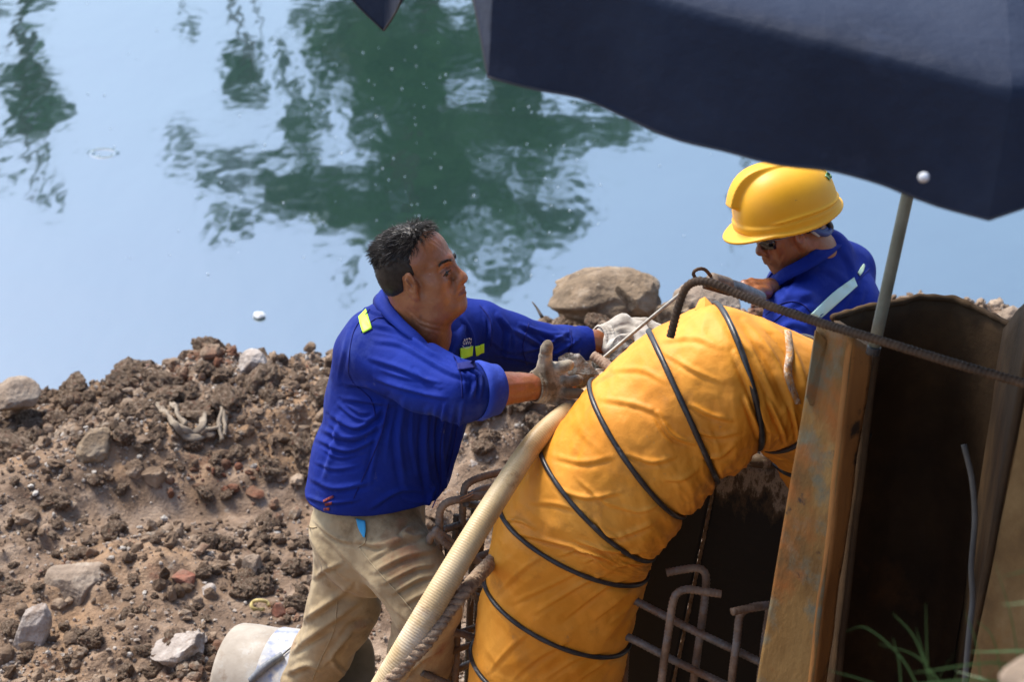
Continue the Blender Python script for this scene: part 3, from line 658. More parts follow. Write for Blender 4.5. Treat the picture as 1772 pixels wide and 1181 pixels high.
DF = [([(1268, 566), (1305, 620), (1345, 700)], 5.4, 0.0085), ([(1290, 556), (1340, 625), (1378, 715)], 6.1, 0.0085), ([(1272, 610), (1300, 670), (1330, 745)], 4.8, 0.0085), ([(1310, 545), (1365, 600), (1400, 680)], 5.4, 0.0076), ([(1368, 700), (1376, 730), (1382, 765)], 2.7, 0.0085), ([(1290, 690), (1302, 720), (1314, 756)], 3.4, 0.0085), ([(1330, 690), (1350, 735), (1362, 768)], 3.4, 0.0085),
      ([(1195, 700), (1225, 716), (1265, 728)], 4.1, 0.0076), ([(1150, 610), (1200, 640), (1250, 662)], 4.1, 0.0038), ([(1140, 590), (1200, 584), (1245, 600)], 5.4, 0.0029), ([(1200, 745), (1240, 755), (1280, 748)], 4.1, 0.0057), ([(1215, 790), (1245, 790), (1270, 770)], 4.1, 0.0066),
      ([(1138, 715), (1162, 752), (1200, 768)], 4.1, 0.0085), ([(1085, 786), (1130, 800), (1165, 792)], 4.1, 0.0057), ([(1040, 690), (1100, 700), (1150, 720)], 4.8, 0.0038), ([(1150, 830), (1180, 830), (1205, 815)], 4.1, 0.0057), ([(1060, 640), (1110, 640), (1150, 660)], 4.8, 0.0029),
      ([(1030, 900), (1058, 928), (1095, 920), (1132, 905)], 4.1, 0.0085), ([(965, 846), (1015, 862), (1075, 852)], 4.1, 0.0057), ([(960, 790), (1010, 800), (1060, 790)], 4.8, 0.0038), ([(1000, 830), (1050, 870), (1090, 880)], 4.1, 0.0038), ([(1075, 880), (1110, 885), (1150, 870)], 3.4, 0.0057),
      ([(898, 924), (950, 936), (1005, 950), (1065, 970)], 3.4, 0.0085), ([(970, 962), (1010, 952), (1070, 978)], 2.7, 0.0085), ([(1000, 938), (1060, 954), (1118, 956)], 3.4, 0.0076), ([(876, 900), (900, 902), (925, 915)], 2.7, 0.0076), ([(1060, 985), (1090, 975), (1118, 978)], 2.4, 0.0057), ([(1010, 975), (1030, 968), (1048, 985)], 2.0, 0.0057), ([(920, 870), (960, 872), (1010, 885)], 4.1, 0.0038),
      ([(860, 1028), (905, 985), (945, 960)], 3.4, 0.0038), ([(885, 1045), (960, 1010), (1010, 985)], 3.4, 0.0038), ([(925, 1062), (1010, 1010), (1060, 990)], 3.4, 0.0047), ([(975, 1072), (1050, 1015), (1095, 1000)], 3.4, 0.0047), ([(1025, 1075), (1070, 1040), (1100, 1015)], 3.4, 0.0047), ([(1055, 1080), (1080, 1060), (1096, 1045)], 2.7, 0.0038),
      ([(845, 1165), (880, 1125), (915, 1095)], 3.4, 0.0038), ([(885, 1178), (930, 1140), (985, 1110)], 3.4, 0.0038), ([(940, 1178), (1000, 1140), (1060, 1125)], 3.4, 0.0038), ([(1000, 1178), (1040, 1150), (1070, 1130)], 3.4, 0.0047)]
folds(dme, DF)
obj('fabric_tube', dme, YEL, duct)
for i in range(1, len(RINGS)):
    pts = []; k = int(round(i*46)); k = min(k, ND-1)
    for t in np.linspace(0, 2*math.pi, 49): pts.append(cs[i]+(1.02 if i == 3 else 1.015)*(math.cos(t)*us[i]+math.sin(t)*ws[i]))
    v, f = tube(pts, .0060, 10, .008, lambda s, th: 1+.12*np.cos(2*th)+.04*np.sin(s*90)); obj('hoop', mesh_np('hoop', v, f), BLK, duct)
dbvh = bvh_of(dme)
# stitched seam, torn tip, repair tape
SEAM = mat('seam_tape', [(.4, (.62, .30, .10)), (.52, (.60, .42, .28)), (.62, (.75, .62, .52))], scale=90, rough=.7, bump=1, bscale=200, bdist=.003, mottle=[((.25, .06, .05, 1), 40, .60, .66, 2)])
obj('seam_tape', patch(dbvh, ([(1357, 571), (1360, 610), (1357, 650), (1376, 700)], [(1369, 572), (1373, 612), (1371, 650), (1387, 700)]), 30, 2, .004, .0015), SEAM, duct)
v = []; f = []
tip = [P(1203, 536, 4.06), P(1212, 518, 4.1), P(1220, 514, 4.1), P(1230, 524, 4.09), P(1240, 538, 4.06), P(1220, 545, 4.03)]
bk = [q+FWD*.02 for q in tip]; v = tip+bk; f = [[0, 1, 2, 5], [2, 3, 4, 5], [6, 8, 7], [6, 11, 8], [8, 11, 9], [9, 11, 10]]+[[i, i+6, (i+1) % 6+6, (i+1) % 6] for i in range(6)]
obj('torn_flap', recalc(mesh_np('flap', v, f, False)), YEL, duct)

# ================================================================== SUCTION HOSE, ROPE, WIRE
def hose_mat(m, N, L, b, tc): pass
HOSE = mat('ribbed_hose', [(.3, (.40, .25, .11)), (.5, (.52, .38, .20)), (.7, (.60, .47, .29))], scale=7, detail=6, rough=.45, bump=.3, bscale=80, bdist=.002, spec=.4, mottle=[((.24, .13, .05, 1), 12, .58, .7, 4.4), ((.66, .58, .45, 1), 5, .55, .7, 1.4)])
pts = [P(1085, 640, 4.28), P(1040, 665, 4.26), P(1003, 696, 4.22), P(930, 760, 4.12), P(868, 850, 4.05), P(812, 940, 4.0), P(750, 1045, 3.97), P(690, 1150, 3.97), P(620, 1270, 4.05), P(540, 1400, 4.3), P(480, 1440, 4.72)]
v, f = tube(pts, [.0215, .022, .024, .026, .0285, .031, .0325, .033, .033, .033, .033], 32, .0013, lambda s, th: 1+.014*np.cos(s/.0056*2*math.pi)+.012*np.cos(th*2+s*9))
obj('suction_hose', mesh_np('hose', v, f), HOSE, label='long pale beige ribbed hose slanting down in front of the left reinforcement cage', cat='hose')
ROPEM = mat('frayed_rope', [(.3, (.20, .13, .085)), (.5, (.34, .24, .16)), (.7, (.50, .38, .26))], scale=60, rough=.9, bump=1, bscale=260, bdist=.004)
rp = [P(900, 930, 4.42), P(868, 955, 4.36), P(846, 978, 4.20), P(812, 1015, 4.02), P(775, 1060, 3.98), P(740, 1110, 3.95), P(700, 1152, 3.95), P(660, 1200, 3.97), P(600, 1290, 4.1), P(560, 1420, 4.5)]
rope = root('rope', 'frayed brown twisted rope running beside the beige ribbed hose', 'rope', rp[-1])
pc, sc_ = resample(rp, .006); T, N_, B_ = frames(pc)
for k in range(3):
    a = sc_/.05*2*math.pi+k*2*math.pi/3; q = pc+.0075*(np.cos(a)[:, None]*N_+np.sin(a)[:, None]*B_)
    v, f = tube(q, .0088, 8, .005, lambda s, th: 1+.15*np.sin(s*600+th*3)); v += .0022*noise(v*160, k)[:, None]; obj('strand', mesh_np('strand', v, f), ROPEM, rope)
rng = np.random.default_rng(9); mb = MB()
for k in range(260):
    i = rng.integers(0, len(pc)); d = nrm(rng.normal(size=3)); a = pc[i]+d*.012; b = a+(d+.8*nrm(rng.normal(size=3)))*rng.uniform(.004, .010); v, f = tube([a, (a+b)/2+.002*rng.normal(size=3), b], [.0008, .0006, .0003], 3, .006, None, False); mb.add(v, f)
for i0 in (3,):
    c0 = rp[i0]
    for k in range(40):
        a = c0+.01*rng.normal(size=3); b = a+np.array([rng.normal()*.010, 0, .010*abs(rng.normal())+.004 if i0 == 0 else -.03*abs(rng.normal())]); v, f = tube([a, (a+b)/2+.003*rng.normal(size=3), b], [.0008, .0006, .0003], 3, .01, None, False); mb.add(v, f)
obj('frayed_fibres', mb.mesh('fibres'), ROPEM, rope)

STEEL = mat('grey_rod', [(.3, (.16, .15, .13)), (.7, (.34, .32, .28))], scale=60, rough=.45, metal=.3, bump=.2, bscale=100, bdist=.001)
RUST = mat('rusty_bar', [(.3, (.085, .055, .036)), (.5, (.19, .125, .080)), (.7, (.32, .23, .155))], scale=18, detail=8, rough=.7, bump=.5, bscale=120, bdist=.002, spec=.35, metal=.0, mottle=[((.20, .19, .18, 1), 14, .52, .64, 7), ((.20, .08, .03, 1), 9, .6, .7, 2)])
GREYBAR = mat('grey_bar', [(.3, (.07, .060, .050)), (.5, (.16, .138, .115)), (.7, (.29, .25, .21))], scale=18, detail=8, rough=.55, bump=.5, bscale=120, bdist=.002, spec=.5, metal=.3, mottle=[((.17, .085, .04, 1), 9, .50, .64, 2)])
DKBAR = mat('dark_rust_bar', [(.3, (.030, .019, .012)), (.5, (.07, .04, .022)), (.7, (.13, .075, .04))], scale=22, detail=8, rough=.7, bump=.5, bscale=120, bdist=.002, spec=.3)
v, f = tube([P(1030, 632, 4.30), P(1120, 556, 4.34), P(1212, 480, 4.42)], .0042, 10, .01); wr_ = root('tie_rod', 'thin straight grey steel rod stretched from the gloved hand to the wire loop', 'rod', P(1212, 480, 4.42))
obj('rod', mesh_np('rod', v, f), STEEL, wr_)
v, f = bar([P(1026, 616, 4.285), P(1044, 628, 4.27), P(1066, 644, 4.24)], .0115, 14, .0026); obj('bar_stub', mesh_np('stub', v, f), mat('stub_rust', [(.3, (.20, .13, .09)), (.7, (.40, .29, .21))], scale=40, rough=.8, bump=.6, bscale=100), label='short ribbed brown bar stub at the lower end of the thin grey rod', cat='bar')
wh = root('wire_handle', 'looped steel tool handle wrapped in grey wire, held in the helmeted worker\'s hand', 'handle', P(1290, 505, 4.6))
loop = [P(1240, 500, 4.5), P(1222, 492, 4.47), P(1206, 484, 4.44), P(1200, 473, 4.43), P(1208, 466, 4.43), P(1220, 467, 4.44), P(1232, 480, 4.47), P(1246, 494, 4.5)]
v, f = bar(loop, .0042, 10, .002); obj('loop', mesh_np('loop', v, f), DKBAR, wh)
for o1, o2 in (((1213, 484), (1262, 497)), ((1218, 497), (1262, 510))):
    v, f = tube([P(*o1, 4.45), P(*o2, 4.54)], .004, 8, .01); obj('prong', mesh_np('prong', v, f), DKBAR, wh)
HW = mat('wire_wrap', [(.3, (.05, .055, .065)), (.7, (.24, .26, .31))], scale=30, rough=.4, metal=.5, bump=.4, bscale=160, bdist=.002)
ax0, ax1 = P(1236, 487, 4.47), P(1316, 516, 4.66)
v, f = tube([ax0, (ax0+ax1)/2+[0, 0, .003], ax1], [.0135, .0165, .016], 22, .0015, lambda s, th: 1+.07*np.abs(np.sin(s/.0045*math.pi+th*.5))); obj('wire_wrap', mesh_np('wrap', v, f), HW, wh)
RB = mat('brown_binding', [(.3, (.09, .065, .05)), (.7, (.25, .2, .16))], scale=50, rough=.8, bump=.6)
v, f = tube([P(1232, 485, 4.46), P(1258, 494, 4.52)], [.0165, .018], 20, .0015, lambda s, th: 1+.10*np.abs(np.sin(s/.004*math.pi+th*.5))); obj('binding', mesh_np('binding', v, f), RB, wh)

# big bent bar in front
v, f = tube([P(1160, 584, 3.70), P(1170, 545, 3.69), P(1182, 508, 3.68), P(1194, 492, 3.67), P(1212, 487, 3.65), P(1240, 493, 3.63), P(1290, 515, 3.60), P(1400, 553, 3.50), P(1500, 583, 3.40), P(1640, 626, 3.30), P(1800, 672, 3.20), P(1950, 715, 3.1)], .0080, 18, .002, rebar_rf)
obj('hooked_bar', mesh_np('hooked_bar', v, f), DKBAR, label='long dark hooked bar crossing above the yellow duct and in front of the sheet pile', cat='rebar')

# ================================================================== REINFORCEMENT CAGES
cage = root('rebar_cage', 'grey brown steel bar cage with hooked tops between the leaning worker and the duct', 'rebar cage', rayz(800, 1560, 0))
def V2(pts): return pts
L_ = [  # polylines (px,py,d), material, radius
    ([(868, 818, 4.42), (835, 826, 4.40), (812, 836, 4.38), (803, 850, 4.37), (800, 900, 4.39), (795, 1010, 4.45), (788, 1181, 4.55), (778, 1420, 4.68)], RUST, .0084),
    ([(860, 842, 4.48), (835, 848, 4.47), (812, 858, 4.46)], RUST, .009),
    ([(850, 856, 4.36), (800, 864, 4.34), (775, 870, 4.33), (763, 882, 4.33), (760, 905, 4.34), (757, 990, 4.38), (750, 1120, 4.45), (744, 1260, 4.53), (738, 1420, 4.6)], RUST, .0090),
    ([(822, 860, 4.52), (818, 960, 4.58), (812, 1100, 4.66), (806, 1300, 4.76), (800, 1420, 4.8)], GREYBAR, .0090),
    ([(860, 880, 4.58), (853, 1010, 4.64), (846, 1160, 4.72), (838, 1400, 4.82)], GREYBAR, .0084),
    ([(806, 872, 4.36), (840, 876, 4.42), (872, 872, 4.5)], GREYBAR, .0085),
    ([(765, 918, 4.35), (800, 908, 4.4), (850, 892, 4.5), (880, 884, 4.55)], GREYBAR, .0085),
    ([(752, 915, 4.32), (775, 935, 4.34), (810, 962, 4.38), (850, 984, 4.42)], RUST, .0084),
    ([(744, 938, 4.33), (746, 928, 4.32), (756, 927, 4.32), (775, 945, 4.33), (812, 966, 4.36)], RUST, .0084),
    ([(770, 990, 4.38), (812, 972, 4.42), (852, 955, 4.48)], RUST, .0085),
    ([(775, 930, 4.36), (778, 1060, 4.46), (772, 1200, 4.55), (768, 1420, 4.65)], GREYBAR, .0085),
    ([(752, 1065, 4.42), (800, 1030, 4.5), (858, 1000, 4.6)], GREYBAR, .0085),
    ([(745, 1090, 4.40), (800, 1098, 4.42), (850, 1120, 4.45)], GREYBAR, .0090),
    ([(765, 1105, 4.42), (810, 1092, 4.5), (850, 1078, 4.58)], RUST, .0085),
    ([(800, 1020, 4.40), (830, 1036, 4.44), (858, 1048, 4.48)], GREYBAR, .0085),
    ([(735, 1180, 4.5), (790, 1160, 4.55), (845, 1135, 4.62)], GREYBAR, .0085),
    ([(730, 1165, 4.44), (790, 1190, 4.47), (850, 1210, 4.5)], GREYBAR, .0084),
    ([(835, 905, 4.50), (828, 1010, 4.56), (822, 1181, 4.66), (812, 1420, 4.78)], RUST, .0080),
    ([(790, 892, 4.44), (783, 1010, 4.50), (778, 1181, 4.60), (770, 1420, 4.72)], RUST, .0075),
    ([(758, 1000, 4.36), (805, 1010, 4.42), (855, 1024, 4.5)], RUST, .0075),
    ([(752, 1140, 4.46), (800, 1122, 4.52), (850, 1104, 4.6)], RUST, .0075),
    ([(822, 1090, 4.36), (840, 1096, 4.36), (862, 1110, 4.37), (872, 1118, 4.38)], GREYBAR, .009),
]
for pts, mt, r in L_:
    v, f = bar([P(*q) for q in pts], r, 14, .0028); obj('bar', mesh_np('bar', v, f), mt, cage)
TIE = mat('orange_tie', [(.3, (.25, .1, .04)), (.7, (.5, .28, .15))], scale=60, rough=.8)
for (x, y, d) in ((763, 1096, 4.41), (806, 866, 4.35), (812, 966, 4.38)):
    c = P(x, y, d-.01); pts = [c+.017*(math.cos(t)*nrm(RGT+UPV*.4)+math.sin(t)*FWD*.9)+.001*t*UPV for t in np.linspace(0, 12.5, 26)]
    v, f = tube(pts, .0016, 6, .004); obj('tie_wire', mesh_np('tie', v, f), TIE, cage)
cage2 = root('rebar_cage', 'rusty bar cage with bent hooks standing before the black steel panel', 'rebar cage', rayz(1180, 1500, 0))
L2 = [
    ([(1153, 992, 4.16), (1180, 987, 4.16), (1205, 984, 4.16), (1218, 990, 4.16), (1222, 1006, 4.16), (1217, 1060, 4.18), (1207, 1130, 4.22), (1196, 1210, 4.27), (1170, 1400, 4.38)], RUST, .0086),
    ([(1248, 1029, 4.10), (1220, 1025, 4.10), (1190, 1021, 4.10), (1172, 1028, 4.10), (1164, 1046, 4.105), (1156, 1100, 4.13), (1145, 1181, 4.18), (1125, 1400, 4.3)], RUST, .0086),
    ([(1267, 1060, 4.02), (1285, 1056, 4.03), (1310, 1052, 4.04), (1335, 1048, 4.06)], RUST, .0084),
    ([(1340, 1048, 4.12), (1310, 1050, 4.10), (1288, 1058, 4.09), (1279, 1072, 4.09), (1275, 1110, 4.1), (1266, 1181, 4.14), (1245, 1400, 4.26)], RUST, .0086),
    ([(1332, 1052, 4.14), (1325, 1100, 4.16), (1315, 1181, 4.2), (1290, 1400, 4.32)], RUST, .0085),
    ([(1060, 1022, 4.2), (1102, 1042, 4.19), (1200, 1092, 4.165), (1322, 1150, 4.14), (1400, 1190, 4.12)], GREYBAR, .0088),
    ([(1040, 1083, 4.24), (1090, 1105, 4.23), (1170, 1146, 4.21), (1250, 1184, 4.19), (1380, 1245, 4.16)], GREYBAR, .0088),
    ([(1086, 1080, 4.3), (1080, 1181, 4.36), (1070, 1400, 4.46)], GREYBAR, .0085),
]
for pts, mt, r in L2:
    v, f = bar([P(*q) for q in pts], r, 14, .0028); obj('bar', mesh_np('bar', v, f), mt, cage2)

# ================================================================== BLACK STEEL PANEL BOX
TANK = mat('blackened_steel', [(.3, (.010, .009, .009)), (.7, (.026, .024, .022))], scale=6, detail=8, rough=.55, bump=.4, bscale=50, bdist=.003, spec=.3)
def tank_extra(m, N, L, b, tc):
    g = N.new('ShaderNodeSeparateXYZ'); L.new(tc.outputs['Object'], g.inputs[0])
    n = N.new('ShaderNodeTexNoise'); n.inputs['Scale'].default_value = 13; n.inputs['Detail'].default_value = 9; n.inputs['Roughness'].default_value = .7
    mp = N.new('ShaderNodeMapping'); mp.inputs['Scale'].default_value = (1, 1, .45); L.new(tc.outputs['Object'], mp.inputs[0]); L.new(mp.outputs[0], n.inputs[0])
    mr = N.new('ShaderNodeMapRange'); mr.inputs[1].default_value = .78; mr.inputs[2].default_value = 1.08; mr.inputs[3].default_value = -.30; mr.inputs[4].default_value = .20; L.new(g.outputs[2], mr.inputs[0])
    ad = N.new('ShaderNodeMath'); ad.operation = 'ADD'; L.new(n.outputs[0], ad.inputs[0]); L.new(mr.outputs[0], ad.inputs[1])
    cr = N.new('ShaderNodeValToRGB'); e = cr.color_ramp.elements; e[0].position = .47; e[0].color = (.014, .013, .012, 1); e[1].position = .56; e[1].color = (.085, .055, .030, 1); q = e.new(.62); q.color = (.34, .27, .19, 1); q = e.new(.68); q.color = (.10, .066, .036, 1)
    L.new(ad.outputs[0], cr.inputs[0]); L.new(cr.outputs[0], b.inputs['Base Color'])
TANK2 = mat('blackened_rusted_steel', [(.3, (.01, .01, .01)), (.7, (.02, .02, .02))], scale=6, detail=8, rough=.6, bump=.5, bscale=50, bdist=.004, spec=.3, extra=tank_extra)
def slab(corners, th, name, nx_=30, ny_=30, disp=.003, seed=1):
    """corners a,b,c,d world; extruded by th away from the front normal"""
    a, b, c, d = [np.asarray(q, float) for q in corners]; u = np.linspace(0, 1, nx_+1)[:, None, None]; w = np.linspace(0, 1, ny_+1)[None, :, None]
    g = (1-u)*(1-w)*a+u*(1-w)*b+u*w*c+(1-u)*w*d; n = nrm(np.cross(b-a, d-a)); n = n if n@FWD < 0 else -n
    g = g+n*(disp*fbm(g*6, 3, seed))[..., None]; f0 = g.reshape(-1, 3); f1 = f0-n*th; k = len(f0); id_ = lambda i, j: i*(ny_+1)+j; f = []
    for i in range(nx_):
        for j in range(ny_): q = [id_(i, j), id_(i+1, j), id_(i+1, j+1), id_(i, j+1)]; f.append(q); f.append([x+k for x in q[::-1]])
    rim = [id_(i, 0) for i in range(nx_+1)]+[id_(nx_, j) for j in range(1, ny_+1)]+[id_(i, ny_) for i in range(nx_-1, -1, -1)]+[id_(0, j) for j in range(ny_-1, 0, -1)]
    for p_, q_ in zip(rim, rim[1:]+rim[:1]): f.append([p_, q_, q_+k, p_+k])
    return recalc(mesh_np(name, np.concatenate([f0, f1]), f))
tank = root('steel_box', 'soot black steel shoring box with rust blotches under the bend of the duct', 'steel box', (.75, 3.95, 0))
tl, tr = P(1060, 770, 4.42), P(1440, 812, 4.30); sx = (tl[0]+tr[0])/2; tl[2] = tr[2] = 1.06
ta = nrm(np.array([.0, -.12, 1.0])); base = lambda q: q-ta*(q[2]/ta[2])
seam0 = P(1242, 835, 4.37); tt = (seam0[0]-tl[0])/(tr[0]-tl[0]); sm_ = tl*(1-tt)+tr*tt
lean = np.array([-.06, 0, 0])
obj('panel', slab([base(tl)+lean, base(sm_)+lean-[.003, 0, 0], sm_-[.003, 0, 0], tl], .02, 'panel', seed=2), TANK, tank)
obj('panel', slab([base(sm_)+lean+[.003, 0, 0], base(tr)+lean, tr, sm_+[.003, 0, 0]], .02, 'panel', seed=3), TANK2, tank)
back = np.array([0, .45, 0])
obj('side_panel', slab([base(tl)+lean+back, base(tl)+lean+[0, .022, 0], tl+[0, .022, 0], tl+back], .02, 'side', seed=4), TANK, tank)
obj('side_panel', slab([base(tr)+lean+back, base(tr)+lean+[0, .022, 0], tr+[0, .022, 0], tr+back], .02, 'side', seed=5), TANK, tank)
WELD = mat('rust_weld', [(.3, (.10, .06, .03)), (.7, (.26, .18, .11))], scale=60, rough=.9, bump=1, bscale=120, bdist=.004)
v, f = tube([sm_+[0, -.008, 0], (sm_*.6+(base(sm_)+lean)*.4)+[.002, -.008, 0], (sm_*.25+(base(sm_)+lean)*.75)+[0, -.008, 0]], .0045, 7, .004, lambda s, th: 1+.25*np.sin(s*311)*np.sin(s*97)); v += .0012*noise(v*90, 3)[:, None]; obj('weld_seam', mesh_np('weld', v, f), WELD, tank)
v, f = tube([tl+[-.01, .0, .004], sm_+[0, 0, .006], tr+[.01, 0, .004]], .013, 8, .01, lambda s, th: 1+.2*np.sin(s*40)); v += .006*noise(v*30, 3)[:, None]; obj('rim', mesh_np('rim', v, f), TANK2, tank)

# ================================================================== BUCKET
PAIL = mat('dusty_white_plastic', [(.3, (.20, .16, .12)), (.5, (.33, .28, .22)), (.7, (.46, .41, .34))], scale=7, detail=8, rough=.6, bump=.35, bscale=60, bdist=.003, spec=.3, mottle=[((.48, .47, .44, 1), 5, .55, .7, 2), ((.26, .19, .13, 1), 18, .6, .72, 6)])
PRINT = mat('worn_label_print', [(.35, (.40, .385, .36)), (.52, (.34, .35, .38)), (.68, (.20, .23, .34))], scale=45, detail=6, rough=.6, bump=.2, stretch=(1, 1, .4), mottle=[((.55, .5, .43, 1), 25, .5, .6, 3)])
INN = mat('grey_pail_inside', [(.3, (.14, .145, .13)), (.7, (.26, .265, .24))], scale=9, rough=.6, mottle=[((.3, .25, .2, 1), 20, .6, .7, 3)])
pb = P(404, 1200, 5.02); pt_ = P(600, 1196, 4.93)
axd = nrm(np.array([pt_[0]-pb[0], -.10, .0])); H = .345; r0, r1 = .135, .155
b0 = np.array([pb[0], pb[1], 0]); gz0 = .02
pail = root('bucket', 'dusty white plastic bucket lying on its side behind the worker\'s legs', 'bucket', (pb[0], pb[1], gz0))
c0 = np.array([pb[0]-.01, 4.05, gz0+r0+.005]); axd = nrm(np.array([1, -.30, .05])); e1 = nrm(np.cross(axd, [0, 0, 1])); e2 = np.cross(e1, axd)
def lathe(prof, n=72):
    t = np.linspace(0, 2*math.pi, n, endpoint=False); v = []; 
    for (h, r) in prof:
        v.append(c0+axd*h+r*(np.cos(t)[:, None]*e1+np.sin(t)[:, None]*e2))
    v = np.concatenate(v); m_ = len(prof); i, j = np.meshgrid(np.arange(m_-1), np.arange(n), indexing='ij'); j2 = (j+1) % n
    return v, np.stack([i*n+j, i*n+j2, (i+1)*n+j2, (i+1)*n+j], -1).reshape(-1, 4)
prof = [(0.012, .001), (.010, r0*.5), (.006, r0*.8), (.0, r0*.9), (.002, r0*.95), (.012, r0*.985), (.03, r0)]+[(h, r0+(r1-r0)*h/H) for h in np.linspace(.05, H-.06, 12)]+[(H-.055, r1), (H-.052, r1+.006), (H-.045, r1+.006), (H-.042, r1), (H-.022, r1), (H-.018, r1+.008), (H-.004, r1+.009), (H, r1+.005)]
v, f = lathe(prof); v += .0025*noise(v*9, 3)[:, None]; obj('shell', recalc(mesh_np('shell', v, f)), PAIL, pail)
v, f = lathe([(H, r1+.005), (H-.002, r1-.003), (H-.05, r1-.006), (.02, r0-.004), (.018, .002)]); obj('inside', recalc(mesh_np('inside', v, f)), INN, pail)
t = np.linspace(-.3, 3.3, 50); hs = np.linspace(.125, .235, 8); v = np.concatenate([c0+axd*h+(r0+(r1-r0)*h/H+.0028)*(np.cos(t)[:, None]*e1+np.sin(t)[:, None]*e2) for h in hs]); i, j = np.meshgrid(np.arange(7), np.arange(49), indexing='ij'); obj('printed_label', mesh_np('label', v, np.stack([i*50+j, (i+1)*50+j, (i+1)*50+j+1, i*50+j+1], -1).reshape(-1, 4)), PRINT, pail)
def on(h, tt, ex=.0): rr_ = r0+(r1-r0)*h/H+ex; return c0+axd*h+rr_*(math.cos(tt)*e1+math.sin(tt)*e2)
WIRE = mat('dark_wire', [(.3, (.03, .03, .03)), (.7, (.08, .08, .08))], rough=.5, metal=.4)
hp = [on(H-.035, 2.75, .012), on(H-.045, 2.1, .011), on(.22, 1.55, .010), on(.165, .95, .010), on(.115, .55, .010), on(.12, .25, .010), on(.15, -.1, .010), on(.2, -.5, .010)]
v, f = tube(hp, .0022, 8, .006); obj('wire_handle', mesh_np('handle', v, f), WIRE, pail)
GRIP = mat('grey_grip', [(.3, (.11, .12, .13)), (.7, (.22, .23, .25))], rough=.5, scale=30)
v, f = tube([on(.187, 1.15, .013), on(.15, .88, .013), on(.122, .62, .013)], [.009, .0105, .009], 12, .004, lambda s, th: 1+.05*np.sin(s*500)); obj('grip', mesh_np('grip', v, f), GRIP, pail)

# ================================================================== ROCKS IN THE WORKER'S HANDS
CONC = mat('grey_concrete', [(.3, (.05, .048, .044)), (.5, (.12, .115, .105)), (.7, (.30, .29, .27))], scale=30, detail=9, rough=.85, bump=1, bscale=90, bdist=.006, mottle=[((.5, .48, .45, 1), 22, .58, .66, 2)])
def chunk(name, label, poly, d, depth, mt, seed, dd=None):
    """broken block whose outline is poly"""
    n = len(poly); F_ = [P(x, y, d+(dd[i] if dd else 0)) for i, (x, y) in enumerate(poly)]; c = np.mean(F_, axis=0)
    Bk = [c+(q-c)*.85+FWD*depth for q in F_]; bm = bmesh.new(); vs = [bm.verts.new(q) for q in F_+Bk]+[bm.verts.new(c-FWD*.012)]
    bmesh.ops.convex_hull(bm, input=vs); bmesh.ops.subdivide_edges(bm, edges=bm.edges[:], cuts=4, use_grid_fill=True); bmesh.ops.triangulate(bm, faces=bm.faces); bmesh.ops.subdivide_edges(bm, edges=bm.edges[:], cuts=1)
    for v_ in bm.verts:
        p = np.array(v_.co)
        v_.co = Vector(p+(p-c)*.05*float(noise((p*30)[None], seed)[0])+.003*np.array([noise((p*70)[None], seed+k)[0] for k in range(3)]))
    me = bpy.data.meshes.new(name); bmesh.ops.recalc_face_normals(bm, faces=bm.faces); bm.to_mesh(me); bm.free(); return obj(name, me, mt, label=label, cat='rubble')
chunk('concrete_chunk', 'angular grey concrete piece gripped in the worker\'s near glove', [(966, 618), (978, 612), (1001, 613), (1022, 638), (1038, 648), (1026, 672), (1000, 694), (975, 690), (962, 650)], 4.235, .09, CONC, 3)
chunk('concrete_chunk', 'flat pale stone wedged beside the duct between both gloves', [(1020, 640), (1046, 640), (1056, 650), (1030, 662)], 4.27, .05, WHITE, 5)
chunk('concrete_chunk', 'rugged dark grey stone held under the worker\'s far glove', [(1062, 590), (1072, 580), (1088, 584), (1102, 596), (1100, 612), (1080, 632), (1062, 636), (1054, 612)], 4.40, .08, CONC, 7)
chunk('concrete_chunk', 'small grey pebble piece lying left of the bar stub', [(1024, 622), (1044, 616), (1058, 622), (1052, 640), (1028, 648)], 4.36, .05, CONC, 9)

# ================================================================== PEOPLE: shared builders
SKIN = mat('tanned_skin', [(.3, (.165, .052, .018)), (.5, (.26, .090, .032)), (.7, (.34, .130, .050))], scale=9, detail=6, rough=.40, rr=.14, bump=.6, bscale=150, bdist=.0018, spec=.55, sss=.05,
           mottle=[((.36, .12, .07, 1), 14, .56, .72, 3.1), ((.13, .050, .026, 1), 11, .55, .74, 8.1), ((.42, .20, .12, 1), 60, .64, .74, 4.4)])
BLUE = mat('blue_workwear', [(.3, (.004, .014, .14)), (.5, (.006, .020, .20)), (.7, (.010, .032, .27))], scale=3.5, detail=8, rough=.8, bump=.30, bscale=26, bdist=.010, bdetail=5, spec=.15, ridge=(8, .35, .014, (1, 1, 1.8), (.2, .5, .4)),
           mottle=[((.05, .075, .27, 1), 5, .55, .8, 2.1), ((.10, .11, .22, 1), 34, .66, .8, 5.1)])
def collar_dark(): pass
LIME = mat('lime_reflective', [(.3, (.42, .80, .02)), (.7, (.55, .92, .05))], scale=12, rough=.45, bump=.3, bscale=60, bdist=.002, spec=.4)
SILV = mat('silver_reflective', [(.3, (.42, .66, .58)), (.7, (.62, .80, .72))], scale=10, rough=.45, bump=.4, bscale=40, bdist=.003, spec=.4, mottle=[((.50, .62, .35, 1), 9, .5, .7, 3)])
HAIRM = mat('black_hair', [(.3, (.010, .008, .007)), (.7, (.035, .028, .024))], scale=60, rough=.42, bump=.3, bscale=300, bdist=.002, spec=.22)
HAIRG = mat('greying_hair', [(.3, (.10, .09, .085)), (.7, (.30, .28, .26))], scale=60, rough=.4, bump=0, spec=.5)
